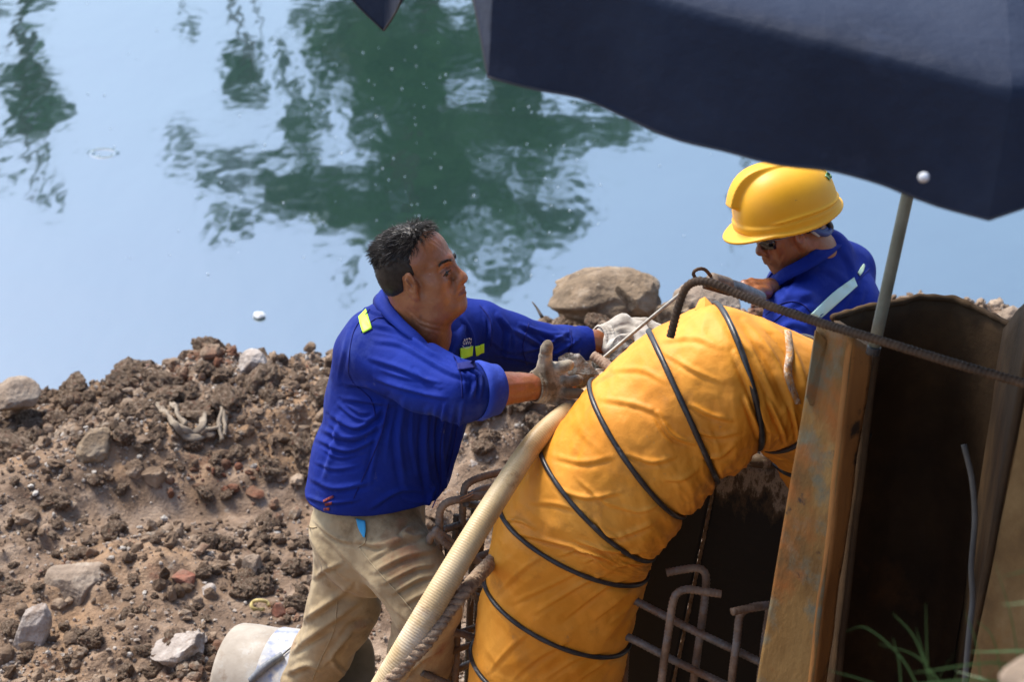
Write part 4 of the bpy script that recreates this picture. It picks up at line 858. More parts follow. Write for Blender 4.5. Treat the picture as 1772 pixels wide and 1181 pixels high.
KHAKI = mat('khaki_cotton', [(.3, (.24, .170, .090)), (.5, (.36, .270, .155)), (.7, (.45, .36, .22))], scale=5, detail=8, rough=.85, bump=.4, bscale=24, bdist=.010, spec=.15, sheen=.1, ridge=(8, .5, .018, (1, 1, 2.2), (.2, .6, .3)),
            mottle=[((.14, .085, .040, 1), 7, .52, .72, 3.3), ((.24, .10, .05, 1), 5, .58, .72, 7.7), ((.05, .03, .02, 1), 48, .70, .74, 5.5)])
GLOVE = mat('cotton_glove', [(.3, (.17, .135, .095)), (.5, (.30, .25, .185)), (.7, (.44, .385, .30))], scale=14, detail=8, rough=.95, bump=.9, bscale=320, bdist=.0016, spec=.1, sheen=.2, mottle=[((.10, .072, .045, 1), 13, .47, .62, 2.2)])
GLOVE2 = mat('dusty_white_glove', [(.3, (.30, .26, .21)), (.5, (.44, .40, .34)), (.7, (.56, .52, .46))], scale=14, detail=8, rough=.95, bump=.9, bscale=320, bdist=.0016, spec=.1, sheen=.2, mottle=[((.24, .19, .14, 1), 15, .60, .72, 2.2)])
SHOE = mat('dark_shoe', [(.3, (.03, .028, .025)), (.7, (.08, .07, .06))], rough=.7)
EYEW = mat('eye_white', [(.3, (.45, .38, .33)), (.7, (.55, .48, .42))], rough=.2, bump=0)
EYED = mat('eye_dark', [(.3, (.01, .007, .005)), (.7, (.03, .02, .012))], rough=.1, bump=0)
LIPM = mat('lip_skin', [(.3, (.16, .055, .042)), (.7, (.24, .09, .065))], scale=60, rough=.45, bump=.4, bscale=200, bdist=.001)
GREYT = mat('grey_tshirt', [(.3, (.10, .11, .12)), (.7, (.17, .18, .19))], scale=20, rough=.9, bump=.3, bscale=200)
THREAD = mat('seam_thread', [(.3, (.004, .008, .11)), (.7, (.008, .014, .16))], rough=.9, bump=0)
THREADK = mat('khaki_thread', [(.3, (.34, .26, .15)), (.7, (.46, .37, .23))], rough=.9, bump=0)

def head_prims(S, sc=1.0, chub=1.0, right_ear=True):
    """S must carry the head frame: x forward, y left, z up"""
    k = sc
    K3 = np.array([.90*k, k, k])
    def e(c, r, **q): S.ell(np.array(c)*K3, np.array(r)*K3, **q)
    def c_(a, b, ra, rb=None, **q): S.cap(np.array(a)*K3, np.array(b)*K3, ra*k, (ra if rb is None else rb)*k, **q)
    e((-.020, 0, .036), (.098, .076, .088), k=.02); e((.036, 0, .045), (.060, .064, .062), k=.03); e((-.052, 0, .0), (.055, .062, .060), k=.03)
    e((.040, 0, -.030), (.054, .060*chub, .062), k=.03)
    for s in (-1, 1):
        c_((-.004, s*.053*chub, -.050), (.060, s*.026, -.098), .023*chub, .019, k=.022)
        e((.058, s*.043*chub, -.022), (.030, .023, .024), k=.02)
        e((.046, s*.044*chub, -.060), (.030, .020*chub, .026), k=.022)
        c_((.094, s*.006, .019), (.074, s*.047, .022), .0105, .009, k=.014)
    e((.076, 0, -.100), (.021, .024, .019), k=.018); e((.030, 0, -.078), (.052, .050*chub, .040), k=.025)
    for s in (-1, 1): e((.100, s*.031, -.002), (.017, .019, .012), k=.012, sub=True)
    for s in (-1, 1):
        e((.0775, s*.031, -.003), (.0135, .0165, .0125), k=.006)
        c_((.0925, s*.017, -.0015), (.0835, s*.047, -.002), .0050, .0040, k=.003)      # upper lid
        c_((.0900, s*.018, -.0118), (.082, s*.044, -.0120), .0042, .0032, k=.004)        # lower lid bag
        c_((.0965, s*.018, -.0066), (.0880, s*.046, -.0074), .0022, .0018, k=.0015, sub=True)
    c_((.092, 0, .014), (.111, 0, -.026), .0095, .0135, k=.012); e((.116, 0, -.036), (.0150, .0180, .0130), k=.008)
    for s in (-1, 1):
        e((.103, s*.0180, -.041), (.0130, .0098, .0100), k=.005); e((.110, s*.0075, -.0475), (.005, .0035, .004), k=.003, sub=True)
        c_((.100, s*.024, -.036), (.086, s*.036, -.066), .0016, .0022, k=.008, sub=True)      # cheek fold
    e((.082, 0, -.066), (.028, .033, .026), k=.014)
    for s in (-1, 1):
        c_((.1085, 0, -.0605), (.0935, s*.0265, -.0665), .0062, .0034, k=.004)
        c_((.1055, 0, -.0728), (.0935, s*.0240, -.0690), .0070, .0036, k=.004)
        c_((.1160, 0, -.0665), (.0960, s*.0300, -.0690), .0018, .0014, k=.003, sub=True)
        # ear
        e((.002, s*.0795, -.004), (.0215, .0070, .0360), rot=rot_xyz(0, .20, s*.42), k=.004)
        e((.004, s*.0690, -.008), (.016, .016, .022), k=.008)
        e((.006, s*.0890, .002), (.0125, .0062, .0215), rot=rot_xyz(0, .20, s*.42), k=.003, sub=True)
        c_((-.004, s*.0875, .016), (.006, s*.0840, -.012), .0030, .0024, k=.003)
        e((.0175, s*.0770, -.009), (.0050, .0045, .0075), k=.004); e((.005, s*.0800, -.0350), (.0085, .0055, .0095), k=.006)
def rot_xyz(a, b, c):
    return np.array(Matrix.Rotation(c, 3, 'Z')@Matrix.Rotation(b, 3, 'Y')@Matrix.Rotation(a, 3, 'X'))
def head_frame(fwd, up):
    f = nrm(fwd); u = np.asarray(up, float); u = nrm(u-f*(u@f)); l = np.cross(u, f); return f, l, u
def smooth_mesh(me, it=1, lam=.5):
    v = get_v(me); ne = len(me.edges); e = np.empty(ne*2, np.int32); me.edges.foreach_get('vertices', e); e = e.reshape(-1, 2)
    for k in range(it):
        s = np.zeros_like(v); c = np.zeros(len(v)); np.add.at(s, e[:, 0], v[e[:, 1]]); np.add.at(s, e[:, 1], v[e[:, 0]]); np.add.at(c, e[:, 0], 1); np.add.at(c, e[:, 1], 1)
        v = v*(1-lam)+lam*s/np.maximum(c, 1)[:, None]
    set_v(me, v); return me
def stitch(bvh, line, mt, parent, name='seam', r=.0013, off=.0015):
    pl = catmull(np.c_[np.asarray(line, float), np.zeros(len(line))], len(line)*6)[:, :2]; v, f = tube(drape_pts(bvh, pl, off), r, 6, .006); return obj(name, mesh_np(name, v, f), mt, parent)

# ================================================================== PERSON 1: leaning worker
man = root('person', 'bareheaded worker in a blue jacket and khaki trousers leaning right with gloved hands stretched out', 'person', (-.35, 3.9, 0))
U1, F1, L1 = V(-.20, .95, .30), None, None
f_, l_, u_ = head_frame(V(.90, .19, .38), V(-.24, .92, .30)); HO = P(728, 474, 4.19); HS = .875
B = Solid(); B.frame(HO, f_, l_, u_); head_prims(B, HS, 1.06); 
B.cap(np.array([-.026, 0, -.045])*HS, np.array([-.040, 0, -.13])*HS, .052, .056, k=.025)
B.ell(np.array([.030, 0, -.100])*HS, (.046, .050, .026), k=.02)      # under the chin
B.frame((0, 0, 0))
nk = B.O*0
neck0 = HO+f_*(-.03)+u_*(-.06); neckb = P(728, 596, 4.29)
B.cap(neck0, neckb, .052, .064, k=.025); B.cap(P(748, 545, 4.19), P(742, 610, 4.24), .036, .045, k=.025)
fold_c = P(742, 560, 4.15)
shN, shF = P(668, 606, 4.24), P(838, 572, 4.44); elN, elF = P(795, 678, 4.10), P(930, 596, 4.52); wrN, wrF = P(934, 669, 4.20), P(1046, 592, 4.60)
hipN, hipF = P(640, 935, 4.44), P(600, 925, 4.66); knN, knF = P(738, 1040, 4.36), P(606, 1075, 4.74); anN, anF = P(722, 1330, 4.78), P(508, 1270, 4.95)
pel = P(620, 905, 4.55); chs = P(715, 640, 4.36); bel = P(665, 800, 4.48)
lat = nrm(shF-shN)
B.ecap(chs, bel, (.15, .10), (.14, .11), lat, k=.03); B.ecap(bel, pel, (.13, .10), (.115, .09), lat, k=.03); B.cap(neckb, chs, .07, .09, k=.03)
B.cap(shN, shF, .05, k=.03); B.cap(shN, elN, .045, .038, k=.02); B.cap(shF, elF, .045, .038, k=.02)
B.chain([elN, elN*.62+wrN*.38, wrN], [.043, .0415, .0275], k=.012); B.chain([elF, elF*.6+wrF*.4, wrF], [.040, .0385, .0275], k=.012)
B.cap(wrN, wrN+(wrN-elN)*.35, .026, .022, k=.01); B.cap(wrF, wrF+(wrF-elF)*.3, .026, .022, k=.01)
for (h_, k_, a_) in ((hipN, knN, anN), (hipF, knF, anF)): B.chain([h_, k_, a_], [.07, .048, .036], k=.03)
for a_ in (anN, anF): B.cap(a_, [a_[0]+.12, a_[1]-.05, .05], .035, .03, k=.02)
body = B.mesh('body', .0028)
smooth_mesh(body, 1, .4)
nb = folds(body, [([(706, 535), (730, 556), (765, 566)], 3, -.0018), ([(712, 548), (735, 566), (768, 574)], 3, -.0014), ([(738, 405), (752, 414), (768, 428)], 2.2, -.0010), ([(743, 415), (757, 424), (770, 436)], 2.2, -.0009), ([(757, 455), (770, 459), (784, 458)], 2, -.001), ([(766, 476), (776, 482), (786, 484)], 2.5, -.0008), ([(792, 484), (786, 500), (784, 512)], 2.5, -.0012), ([(870, 668), (905, 664), (925, 662)], 4, .0010)],
           lambda v, n: .0006*noise(v*60, 3)+.0003*noise(v*170, 4))
man_body = obj('body', body, SKIN, man)
body.materials.append(LIPM)
# darker lips: faces near the mouth line
inv = np.stack([f_, l_, u_], 1); hv = (get_v(body)-HO)@inv/(HS*np.array([.9, 1, 1]))
lipv = (((hv[:, 0]-.100)/.020)**2+((hv[:, 1])/.026)**2+((hv[:, 2]+.0670)/.0105)**2 < 1)&(hv[:, 0] > .098)
for p in body.polygons:
    if all(lipv[i] for i in p.vertices): p.material_index = 1
# eyes (set behind the lid slit)
def eyes(parent, HO, f_, l_, u_, HS):
    for s in (-1, 1):
        c = HO+HS*(f_*.0778*.9+l_*s*.031-u_*.0055); v = I3[0]*[.0118]*1+0; v = c+v; o_ = obj('eye', mesh_np('eye', v, I3[1]), EYEW, parent)
        c2 = HO+HS*(f_*.0812*.9+l_*s*.0315-u_*.0055)+(f_*.0025); v = c2+I3[0]*.0085; obj('iris', mesh_np('iris', v, I3[1]), EYED, o_)
eyes(man, HO, f_, l_, u_, HS)
# eyebrows
def brow(parent, HO, f_, l_, u_, HS, seed, raise_=0):
    rng = np.random.default_rng(seed)
    bv = bvh_of(body if parent is man else body2)
    for s in (-1, 1):
        mb = MB()
        for k in range(150):
            t = rng.random()*(1 if s < 0 or parent is not man else .15); y = s*(.010+.040*t); z = .0185+.008*math.sin(t*2.4)+rng.normal()*.0020*(1-.4*t)+raise_
            p0 = HO+HS*(f_*.16+l_*y+u_*z); hit = bv.ray_cast(Vector(p0), Vector(-f_*1.0)); 
            if hit[0] is None: continue
            h0 = np.array(hit[0]); d = nrm(l_*s*1.0+u_*(.35-.7*t)+f_*.25); v, f = tube([h0-f_*.001, h0+d*.004+f_*.0008, h0+d*.009+f_*.0002], [.0006, .0006, .0002], 3, .005, None, False); mb.add(v, f)
        obj('eyebrow', mb.mesh('eyebrow'), HAIRM, parent)
brow(man, HO, f_, l_, u_, HS, 5)
def lashes(parent, me, HO, f_, l_, u_, HS):
    bv = bvh_of(me)
    for s in (-1, 1):
        for nm, dz, r_ in (('eyelashes', 0, .0017), ('lower_lid_line', -.0042, .0007)):
            pts = []
            for t in np.linspace(0, 1, 12):
                p0 = HO+HS*(f_*.16+l_*s*(.0165+.031*t)+u_*(-.0045+.0022*math.sin(t*3.1)-.0035*t+dz*math.sin(t*3.1))); hit = bv.ray_cast(Vector(p0), Vector(-f_))
                if hit[0] is not None: pts.append(np.array(hit[0])+f_*.0004)
            if len(pts) > 4: v, f = tube(pts, [r_*.5, r_, r_, r_*.6], 7, .0015); obj(nm, mesh_np(nm, v, f), HAIRM if dz == 0 else LIPM, parent)
lashes(man, body, HO, f_, l_, u_, HS)
# hair: cropped cap plus strands
def hair(parent, HO, f_, l_, u_, HS, front, low, seed, top_len=.022, spiky=True, count=8500):
    Hs = Solid(); Hs.frame(HO, f_, l_, u_)
    K3 = np.array([.90*HS, HS, HS]); Hs.ell(np.array([-.020, 0, .036])*K3, np.array([.1015, .0785, .0915])*K3, k=.02); Hs.ell(np.array([.036, 0, .045])*K3, np.array([.0625, .0665, .0650])*K3, k=.03); Hs.ell(np.array([-.052, 0, .0])*K3, np.array([.0575, .0640, .0625])*K3, k=.03)
    def cut(x):
        q = (x-HO)@np.stack([f_, l_, u_], 1)/K3
        fr = np.interp(q[:, 2], *front)-(.10*np.abs(q[:, 1])*(q[:, 2] > .06)) + .004*noise(q*120, 3)
        lo = np.interp(q[:, 0], *low)
        return np.maximum(q[:, 0]-fr, lo-q[:, 2]+.003*noise(q*150, 5))
    lo_, hi_ = Hs.bounds(); Hs.fn(cut, lo_, hi_, k=.006, inter=False)
    p = Hs.pr.pop(); f0 = p[1]
    Hs.pr.append(('f', lambda x: f0(x), lo_, hi_, .010, False, True))
    me = Hs.mesh('hair_cap', .003); v = get_v(me); n = get_n(me)
    q = (v-HO)@np.stack([f_, l_, u_], 1)/K3
    g = np.stack([q[:, 0]*60, q[:, 1]*200, q[:, 2]*60], 1)
    set_v(me, v+n*(.0016*ridged(g, 2, 3)*sstep(.03, .08, q[:, 2]))[:, None])
    rng = np.random.default_rng(seed); idx = np.nonzero((q[:, 2] > -.03))[0]; idx = rng.choice(idx, count); mb = MB(); mg = MB(); out_ok = 0
    for i in idx:
        nn = n[i]
        if np.dot(nn, nrm(v[i]-(HO-f_*.02*HS+u_*.03*HS))) < .3: continue
        hz = q[i, 2]; tl = sstep(.045, .10, hz); L = .004+(top_len*(.6+.7*rng.random()))*tl
        if rng.random() > .8+.2*tl: continue
        com = nrm(f_*(-.9+.9*noise(q[i][None]*18, 8)[0]+1.3*sstep(.0, .05, q[i, 0]))-u_*(.9-.7*tl)+l_*noise(q[i][None]*18, 9)[0]*.9+.22*rng.normal(size=3)); com = com-nn*min(0, float(com@nn))*.8
        fwdness = sstep(.0, .05, q[i, 0])*tl
        d = nrm(nn*(.22+.75*fwdness*(1 if spiky else 0))+com*.9)
        b = v[i]-nn*.002; c = b+d*L*.6; e = b+nrm(d+com*.7)*L
        r = .0005+.0004*rng.random(); vv, ff = tube([b, c, e], [r, r*.9, r*.3], 3, max(L/3, .002), None, False); (mg if rng.random() < .05*tl else mb).add(vv, ff)
    o_ = obj('hair', me, HAIRM, parent); obj('strands', mb.mesh('strands'), HAIRM, o_)
    if mg.n: obj('grey_strands', mg.mesh('grey_strands'), HAIRG, o_)
    return o_
hair(man, HO, f_, l_, u_, HS, ([-.10, -.03, .0, .02, .05, .075, .10, .13], [-.03, -.022, -.004, .022, .022, .036, .058, .06]), ([-.13, -.06, -.030, -.016, .004, .012, .05], [-.075, -.06, -.03, .020, .020, -.002, -.002]), 3)

# ---- trousers
KB = Solid(); pl_ = nrm(hipF-hipN)
latp = nrm(P(700, 900, 4.62)-P(590, 900, 4.38))
KB.ecap(P(650, 850, 4.50), P(636, 925, 4.53), (.134, .110), (.142, .118), latp, k=.03)
KB.ecap(P(636, 925, 4.53), P(644, 960, 4.51), (.142, .118), (.12, .10), latp, k=.04)
KB.cap(P(665, 930, 4.43), P(700, 985, 4.38), .098, .086, k=.04); KB.cap(P(700, 985, 4.38), knN, .086, .080, k=.03); KB.chain([knN, P(728, 1130, 4.52), P(722, 1250, 4.70), anN], [.078, .074, .070, .066], k=.03)
KB.cap(P(598, 960, 4.60), P(596, 1030, 4.66), .082, .078, k=.04); KB.chain([P(596, 1030, 4.66), P(588, 1066, 4.70), P(557, 1130, 4.78), P(530, 1190, 4.85), anF], [.078, .079, .070, .062, .062], k=.03)
KB.ell(P(622, 1055, 4.66), (.042, .04, .045), k=.03)
tm = KB.mesh('trousers', .0038); smooth_mesh(tm, 2, .5)
TF = [([(560, 925), (620, 985), (690, 1060), (740, 1090)], 5.2, 0.0054), ([(650, 990), (700, 965), (745, 955)], 4.5, 0.0081), ([(665, 1010), (715, 985), (745, 980)], 3.8, 0.0068), ([(680, 1028), (720, 1005), (748, 998)], 3.8, 0.0068), ([(640, 970), (690, 940), (735, 925)], 4.5, 0.0068), ([(620, 935), (660, 945), (710, 925)], 5.2, 0.0081), ([(700, 1045), (730, 1030), (750, 1020)], 3.8, 0.0054), ([(712, 912), (698, 925), (716, 935)], 4.5, 0.0081),
      ([(545, 1000), (565, 985), (590, 975)], 4.5, 0.0068), ([(525, 1075), (560, 1050), (605, 1015)], 6.0, 0.0108), ([(520, 1110), (560, 1085), (620, 1040)], 6.0, 0.0095), ([(505, 1130), (540, 1105), (580, 1085)], 5.2, 0.0081), ([(640, 1078), (610, 1090), (590, 1120)], 5.2, 0.0095), ([(560, 1150), (590, 1110), (610, 1080)], 4.5, 0.0081), ([(500, 1165), (535, 1150), (560, 1160)], 5.2, 0.0095), ([(595, 1170), (575, 1140), (590, 1110)], 4.5, 0.0081), ([(545, 900), (580, 930), (615, 940)], 3.8, 0.0054), ([(538, 925), (560, 965), (600, 1000)], 4.5, 0.0068), ([(670, 1130), (690, 1110), (720, 1100)], 4.5, 0.0081), ([(700, 1170), (735, 1140), (760, 1130)], 4.5, 0.0081)]
folds(tm, TF, lambda v, n: .0045*fbm(v*np.array([11, 11, 7]), 3, 4)*1.0+.0012*noise(v*50, 8))
trous = obj('trousers', tm, KHAKI, man); tb = bvh_of(tm)
stitch(tb, [(622, 950), (650, 985), (690, 1030), (715, 1060)], THREADK, trous); stitch(tb, [(583, 1040), (578, 1090), (556, 1140), (540, 1178)], THREADK, trous)
stitch(tb, [(614, 898), (628, 920), (632, 938), (620, 948)], THREADK, trous); stitch(tb, [(532, 912), (541, 914), (548, 913)], THREADK, trous)
obj('pocket_lining', patch(tb, ([(616, 898), (620, 915), (628, 930)], [(632, 902), (633, 918), (631, 931)]), 8, 4, .005, .002), mat('cyan_lining', [(.3, (.03, .28, .55)), (.7, (.08, .42, .70))], rough=.8), trous)
for a_ in (anN, anF):
    Sh = Solid(); Sh.cap([a_[0]-.03, a_[1]+.01, .045], [a_[0]+.08, a_[1]-.03, .045], .045, .042, k=.02); Sh.cap([a_[0]+.08, a_[1]-.03, .042], [a_[0]+.17, a_[1]-.07, .036], .042, .034, k=.02); Sh.cap(a_, [a_[0]-.01, a_[1], .06], .05, .05, k=.02)
    sh = Sh.mesh('shoe', .006); obj('shoe', sh, SHOE, man)

# ---- jacket
J = Solid(); latj = nrm(P(760, 640, 4.50)-P(640, 640, 4.22))
fj = nrm(np.cross(latj, UPV)); fj = fj if fj@RGT > 0 else -fj
J.ecap(P(632, 930, 4.53), P(660, 800, 4.47), (.170, .160), (.174, .154), latj, k=.02)
J.ecap(P(662, 800, 4.47), P(690, 715, 4.42), (.172, .152), (.172, .145), latj, k=.03)
J.ecap(P(690, 715, 4.42), P(722, 630, 4.37), (.172, .145), (.165, .125), latj, k=.03)
J.ecap(P(722, 630, 4.37), P(742, 585, 4.33), (.160, .120), (.130, .085), latj, k=.04)
J.cap(P(655, 590, 4.25), P(720, 570, 4.33), .070, .055, k=.04); J.cap(P(720, 570, 4.33), P(822, 574, 4.43), .055, .066, k=.04)
J.cap(P(626, 612, 4.30), P(616, 690, 4.40), .064, .062, k=.05)      # rounded back
J.ell(P(705, 860, 4.42), (.068, .060, .060), k=.03)
J.cap(P(660, 612, 4.23), P(735, 655, 4.15), .078, .072, k=.03); J.cap(P(735, 655, 4.15), P(797, 679, 4.09), .070, .066, k=.02); J.cap(P(797, 679, 4.09), P(836, 676, 4.10), .062, .054, k=.02)
J.cap(P(832, 576, 4.43), P(880, 592, 4.47), .070, .062, k=.03); J.cap(P(880, 592, 4.47), P(932, 603, 4.51), .062, .058, k=.03); J.chain([P(932, 603, 4.51), P(975, 600, 4.55), P(1008, 594, 4.58)], [.056, .048, .041], k=.02)
# neck opening
J.cap(P(680, 532, 4.27), P(650, 574, 4.27), .032, .048, k=.04); J.cap(P(676, 520, 4.33), P(790, 548, 4.42), .034, .040, k=.03)
J.cap(P(722, 520, 4.25), P(742, 590, 4.20), .064, .058, k=.008, sub=True); J.cap(P(742, 590, 4.19), P(758, 640, 4.16), .052, .024, k=.008, sub=True); J.cap(P(758, 640, 4.16), P(768, 690, 4.17), .022, .006, k=.006, sub=True)
hemp = P(640, 891, 4.35); hemn = V(.06, -.93, -.36)
lo_, hi_ = J.bounds(); J.fn(lambda x: (x-hemp)@hemn+.006*noise(x*9, 7), lo_, hi_, k=.006, inter=True)
jm = J.mesh('jacket', .0036); smooth_mesh(jm, 2, .5)
JF = [  # sleeve
    ([(640, 560), (690, 575), (745, 610), (790, 628)], 4.6, 0.0077), ([(650, 590), (700, 600), (770, 640), (820, 655)], 4.6, 0.0065), ([(640, 620), (700, 640), (760, 670)], 4.6, 0.0065), ([(650, 655), (700, 672), (770, 690)], 4.0, 0.0077), ([(735, 590), (770, 612), (800, 625)], 3.5, 0.0065), ([(805, 640), (822, 660), (815, 690)], 3.5, 0.0077), ([(815, 640), (832, 655), (830, 690)], 2.9, 0.0065), ([(720, 640), (735, 655), (760, 662)], 3.5, 0.0051),
    # armpit, side
    ([(600, 665), (640, 668), (672, 690)], 4.6, 0.0077), ([(595, 690), (640, 695), (680, 700)], 4.6, 0.0065), ([(575, 720), (620, 740), (665, 705)], 5.2, 0.0090), ([(560, 745), (610, 760), (665, 730)], 5.2, 0.0077), ([(548, 760), (600, 780), (650, 760)], 4.6, 0.0065), ([(675, 690), (655, 760), (640, 830)], 4.6, 0.0065), ([(700, 695), (690, 760), (700, 840)], 5.8, 0.0077), ([(740, 710), (735, 780), (745, 860)], 5.2, 0.0077), ([(770, 700), (762, 770), (770, 850)], 4.0, 0.0103), ([(800, 700), (790, 760), (775, 820)], 4.0, 0.0103), ([(540, 830), (580, 845), (640, 835)], 4.6, 0.0065), ([(530, 860), (570, 870), (620, 865)], 3.5, 0.0065), ([(640, 880), (690, 850), (735, 850)], 4.6, 0.0065), ([(720, 895), (742, 870), (750, 840)], 3.5, 0.0077), ([(590, 720), (575, 780), (560, 830)], 5.2, 0.0051),
    # chest and far arm
    ([(800, 548), (815, 580), (820, 610)], 3.5, 0.0065), ([(840, 535), (850, 560), (845, 600)], 4.0, 0.0077), ([(862, 545), (880, 575), (875, 620)], 4.0, 0.0077), ([(885, 570), (920, 590), (960, 612)], 3.5, 0.0065), ([(900, 562), (945, 580), (985, 590)], 3.5, 0.0065), ([(900, 610), (940, 600), (985, 575)], 3.5, 0.0077), ([(930, 628), (965, 610), (1000, 590)], 3.5, 0.0077), ([(860, 615), (900, 622), (940, 632)], 3.5, 0.0051), ([(985, 575), (992, 590), (990, 608)], 2.3, 0.0051),
    ([(620, 530), (660, 545), (690, 560)], 3.5, 0.0051), ([(610, 570), (600, 610), (590, 660)], 3.6, -0.0029),
    ([(648, 575), (690, 585), (730, 600)], 3.5, .003), ([(660, 640), (690, 650), (730, 660)], 3.5, .003), ([(780, 630), (800, 650), (805, 680)], 3.5, .004), ([(800, 630), (815, 640), (824, 655)], 3, .004),
    ([(600, 700), (625, 715), (650, 712)], 3.5, .004), ([(585, 700), (620, 725), (655, 722)], 3.5, .004), ([(570, 735), (600, 755), (640, 745)], 3.5, .004), ([(555, 775), (590, 792), (640, 778)], 3.5, .003), ([(545, 800), (580, 812), (620, 806)], 3.5, .003), ([(685, 705), (672, 760), (668, 800)], 3.5, .003), ([(715, 705), (712, 760), (722, 820)], 3.5, .003),
    ([(755, 705), (748, 750), (752, 800)], 3.5, .004), ([(785, 705), (778, 740), (770, 790)], 3.5, .004), ([(740, 830), (752, 850), (750, 880)], 3.5, .004), ([(700, 860), (720, 870), (742, 868)], 3.5, .004),
    ([(870, 558), (888, 580), (890, 605)], 3.2, .004), ([(905, 566), (930, 580), (950, 600)], 3.2, .004), ([(930, 570), (955, 578), (980, 576)], 3.2, .003), ([(940, 615), (960, 600), (978, 585)], 3.2, .004), ([(850, 590), (870, 605), (900, 614)], 3.2, .003), ([(838, 545), (842, 570), (836, 595)], 3.2, .003)]
folds(jm, JF, lambda v, n: .0022*fbm(v*np.array([8, 8, 5]), 2, 14))
# hanging hem is slightly loose: push lowest ring outwards
jack = obj('jacket', jm, BLUE, man); jb = bvh_of(jm)
for ln in ([(640, 535), (612, 575), (603, 640), (612, 665)], [(690, 548), (650, 552), (625, 575)], [(612, 665), (640, 690), (650, 720)], [(672, 700), (655, 765), (608, 872)], [(775, 712), (762, 770), (762, 840), (748, 880)], [(795, 712), (786, 770), (772, 830)], [(766, 580), (795, 640), (800, 690)], [(915, 560), (905, 600), (912, 632)], [(985, 568), (990, 590), (984, 612)], [(830, 528), (848, 555), (850, 600)]):
    stitch(jb, ln, THREAD, jack)
obj('reflective_stripe', patch(jb, ([(630, 530), (621, 548), (619, 558)], [(640, 560), (634, 568), (628, 576)]), 8, 6, .004, .0015), LIME, jack) if False else obj('reflective_stripe', patch(jb, ([(620, 548), (623, 562), (628, 577)], [(633, 534), (638, 550), (644, 569)]), 10, 5, .0025, .0012), LIME, jack)
obj('reflective_stripe', patch(jb, ([(796, 603), (807, 601), (819, 599)], [(796, 622), (807, 620), (818, 616)]), 8, 5, .0025, .0012), LIME, jack)
obj('reflective_stripe', patch(jb, ([(822, 600), (826, 599), (831, 598)], [(824, 617), (828, 616), (832, 613)]), 5, 5, .0025, .0012), LIME, jack)
obj('reflective_stripe', patch(jb, ([(831, 597), (838, 595)], [(832, 613), (838, 611)]), 5, 5, .0025, .0012), LIME, jack)
obj('pocket_opening', patch(jb, ([(791, 629), (805, 626), (822, 624)], [(792, 641), (806, 640), (822, 637)]), 8, 4, .006, .002), mat('pocket_shade_blue', [(.3, (.004, .008, .10)), (.7, (.008, .014, .16))], rough=.8), jack)  # darker blue patch painting the shade in the pocket opening
for q in ([(559, 866), (577, 857)], [(562, 872), (574, 869)], [(560, 880), (570, 879)]):
    obj('rust_stain', patch(jb, ([q[0], q[1]], [(q[0][0], q[0][1]+5), (q[1][0], q[1][1]+5)]), 4, 2, .003, .0006), mat('rust_smear', [(.4, (.30, .06, .02)), (.6, (.10, .02, .06))], scale=120, rough=.9), jack)
def lettering(txt, px, py, w, h, bvh, mt, parent, name, tilt=0):
    cu = bpy.data.curves.new('t', 'FONT'); cu.body = txt; cu.resolution_u = 2; ob = bpy.data.objects.new('t', cu); COL.objects.link(ob); dg = bpy.context.evaluated_depsgraph_get(); me = bpy.data.meshes.new_from_object(ob.evaluated_get(dg)); bpy.data.objects.remove(ob)
    bm = bmesh.new(); bm.from_mesh(me); bmesh.ops.triangulate(bm, faces=bm.faces); bm.to_mesh(me); bm.free()
    v = get_v(me); v[:, :2] -= v[:, :2].min(0); e = v.max(0)+1e-9; pxs = [(px+a/e[0]*w+b/e[1]*tilt, py-b/e[1]*h) for a, b, _ in v]; set_v(me, drape_pts(bvh, pxs, .006)); me.materials.clear(); return obj(name, me, mt, parent)
WH = mat('white_print', [(.3, (.6, .6, .6)), (.7, (.75, .75, .75))], rough=.7, bump=0)
lettering('GVW', 801, 597, 15, 6.5, jb, WH, jack, 'badge_lettering')
for (x, y) in ((803, 587), (807, 586), (811, 585), (814, 586)): obj('badge_mark', patch(jb, ([(x, y), (x+2.2, y)], [(x, y+3), (x+2.2, y+3)]), 2, 2, .005, .0006), WH, jack)
v, f = tube(drape_pts(jb, catmull(np.c_[np.array([(800, 599), (805, 603), (811, 602), (816, 598)], float), np.zeros(4)], 16)[:, :2], .006), .0009, 5, .003); obj('badge_swoosh', mesh_np('sw', v, f), WH, jack)
# rolled cuffs
def cuff(c, ax, r0, r1, L, name, seed):
    ax = nrm(ax); e1 = nrm(np.cross(ax, UPV)); e2 = np.cross(ax, e1); t = np.linspace(0, 2*math.pi, 56, endpoint=False); prof = [(-L/2, r0*.97), (-L/2, r0), (-L/4, r0*1.03), (0, (r0+r1)/2*1.03), (L/4, r1*1.03), (L/2, r1), (L/2+.002, r1-.003), (L/2-.004, r1-.007), (0, (r0+r1)/2-.010)]
    v = np.concatenate([c+ax*h+r*(np.cos(t)[:, None]*e1+np.sin(t)[:, None]*e2) for h, r in prof]); i, j = np.meshgrid(np.arange(len(prof)-1), np.arange(56), indexing='ij'); j2 = (j+1) % 56
    v += .0035*noise(v*16, seed)[:, None]*nrm(ax+e1); return recalc(mesh_np(name, v, np.stack([i*56+j, i*56+j2, (i+1)*56+j2, (i+1)*56+j], -1).reshape(-1, 4)))
BLUEL = mat('faded_blue_cuff', [(.3, (.012, .030, .26)), (.5, (.022, .05, .33)), (.7, (.04, .075, .42))], scale=9, detail=8, rough=.8, bump=.4, bscale=40, bdist=.008, spec=.2, mottle=[((.10, .13, .40, 1), 30, .6, .75, 3)])
obj('cuff', cuff(P(840, 676, 4.105), wrN-elN, .0640, .0560, .050, 'cuff', 3), BLUEL, jack)
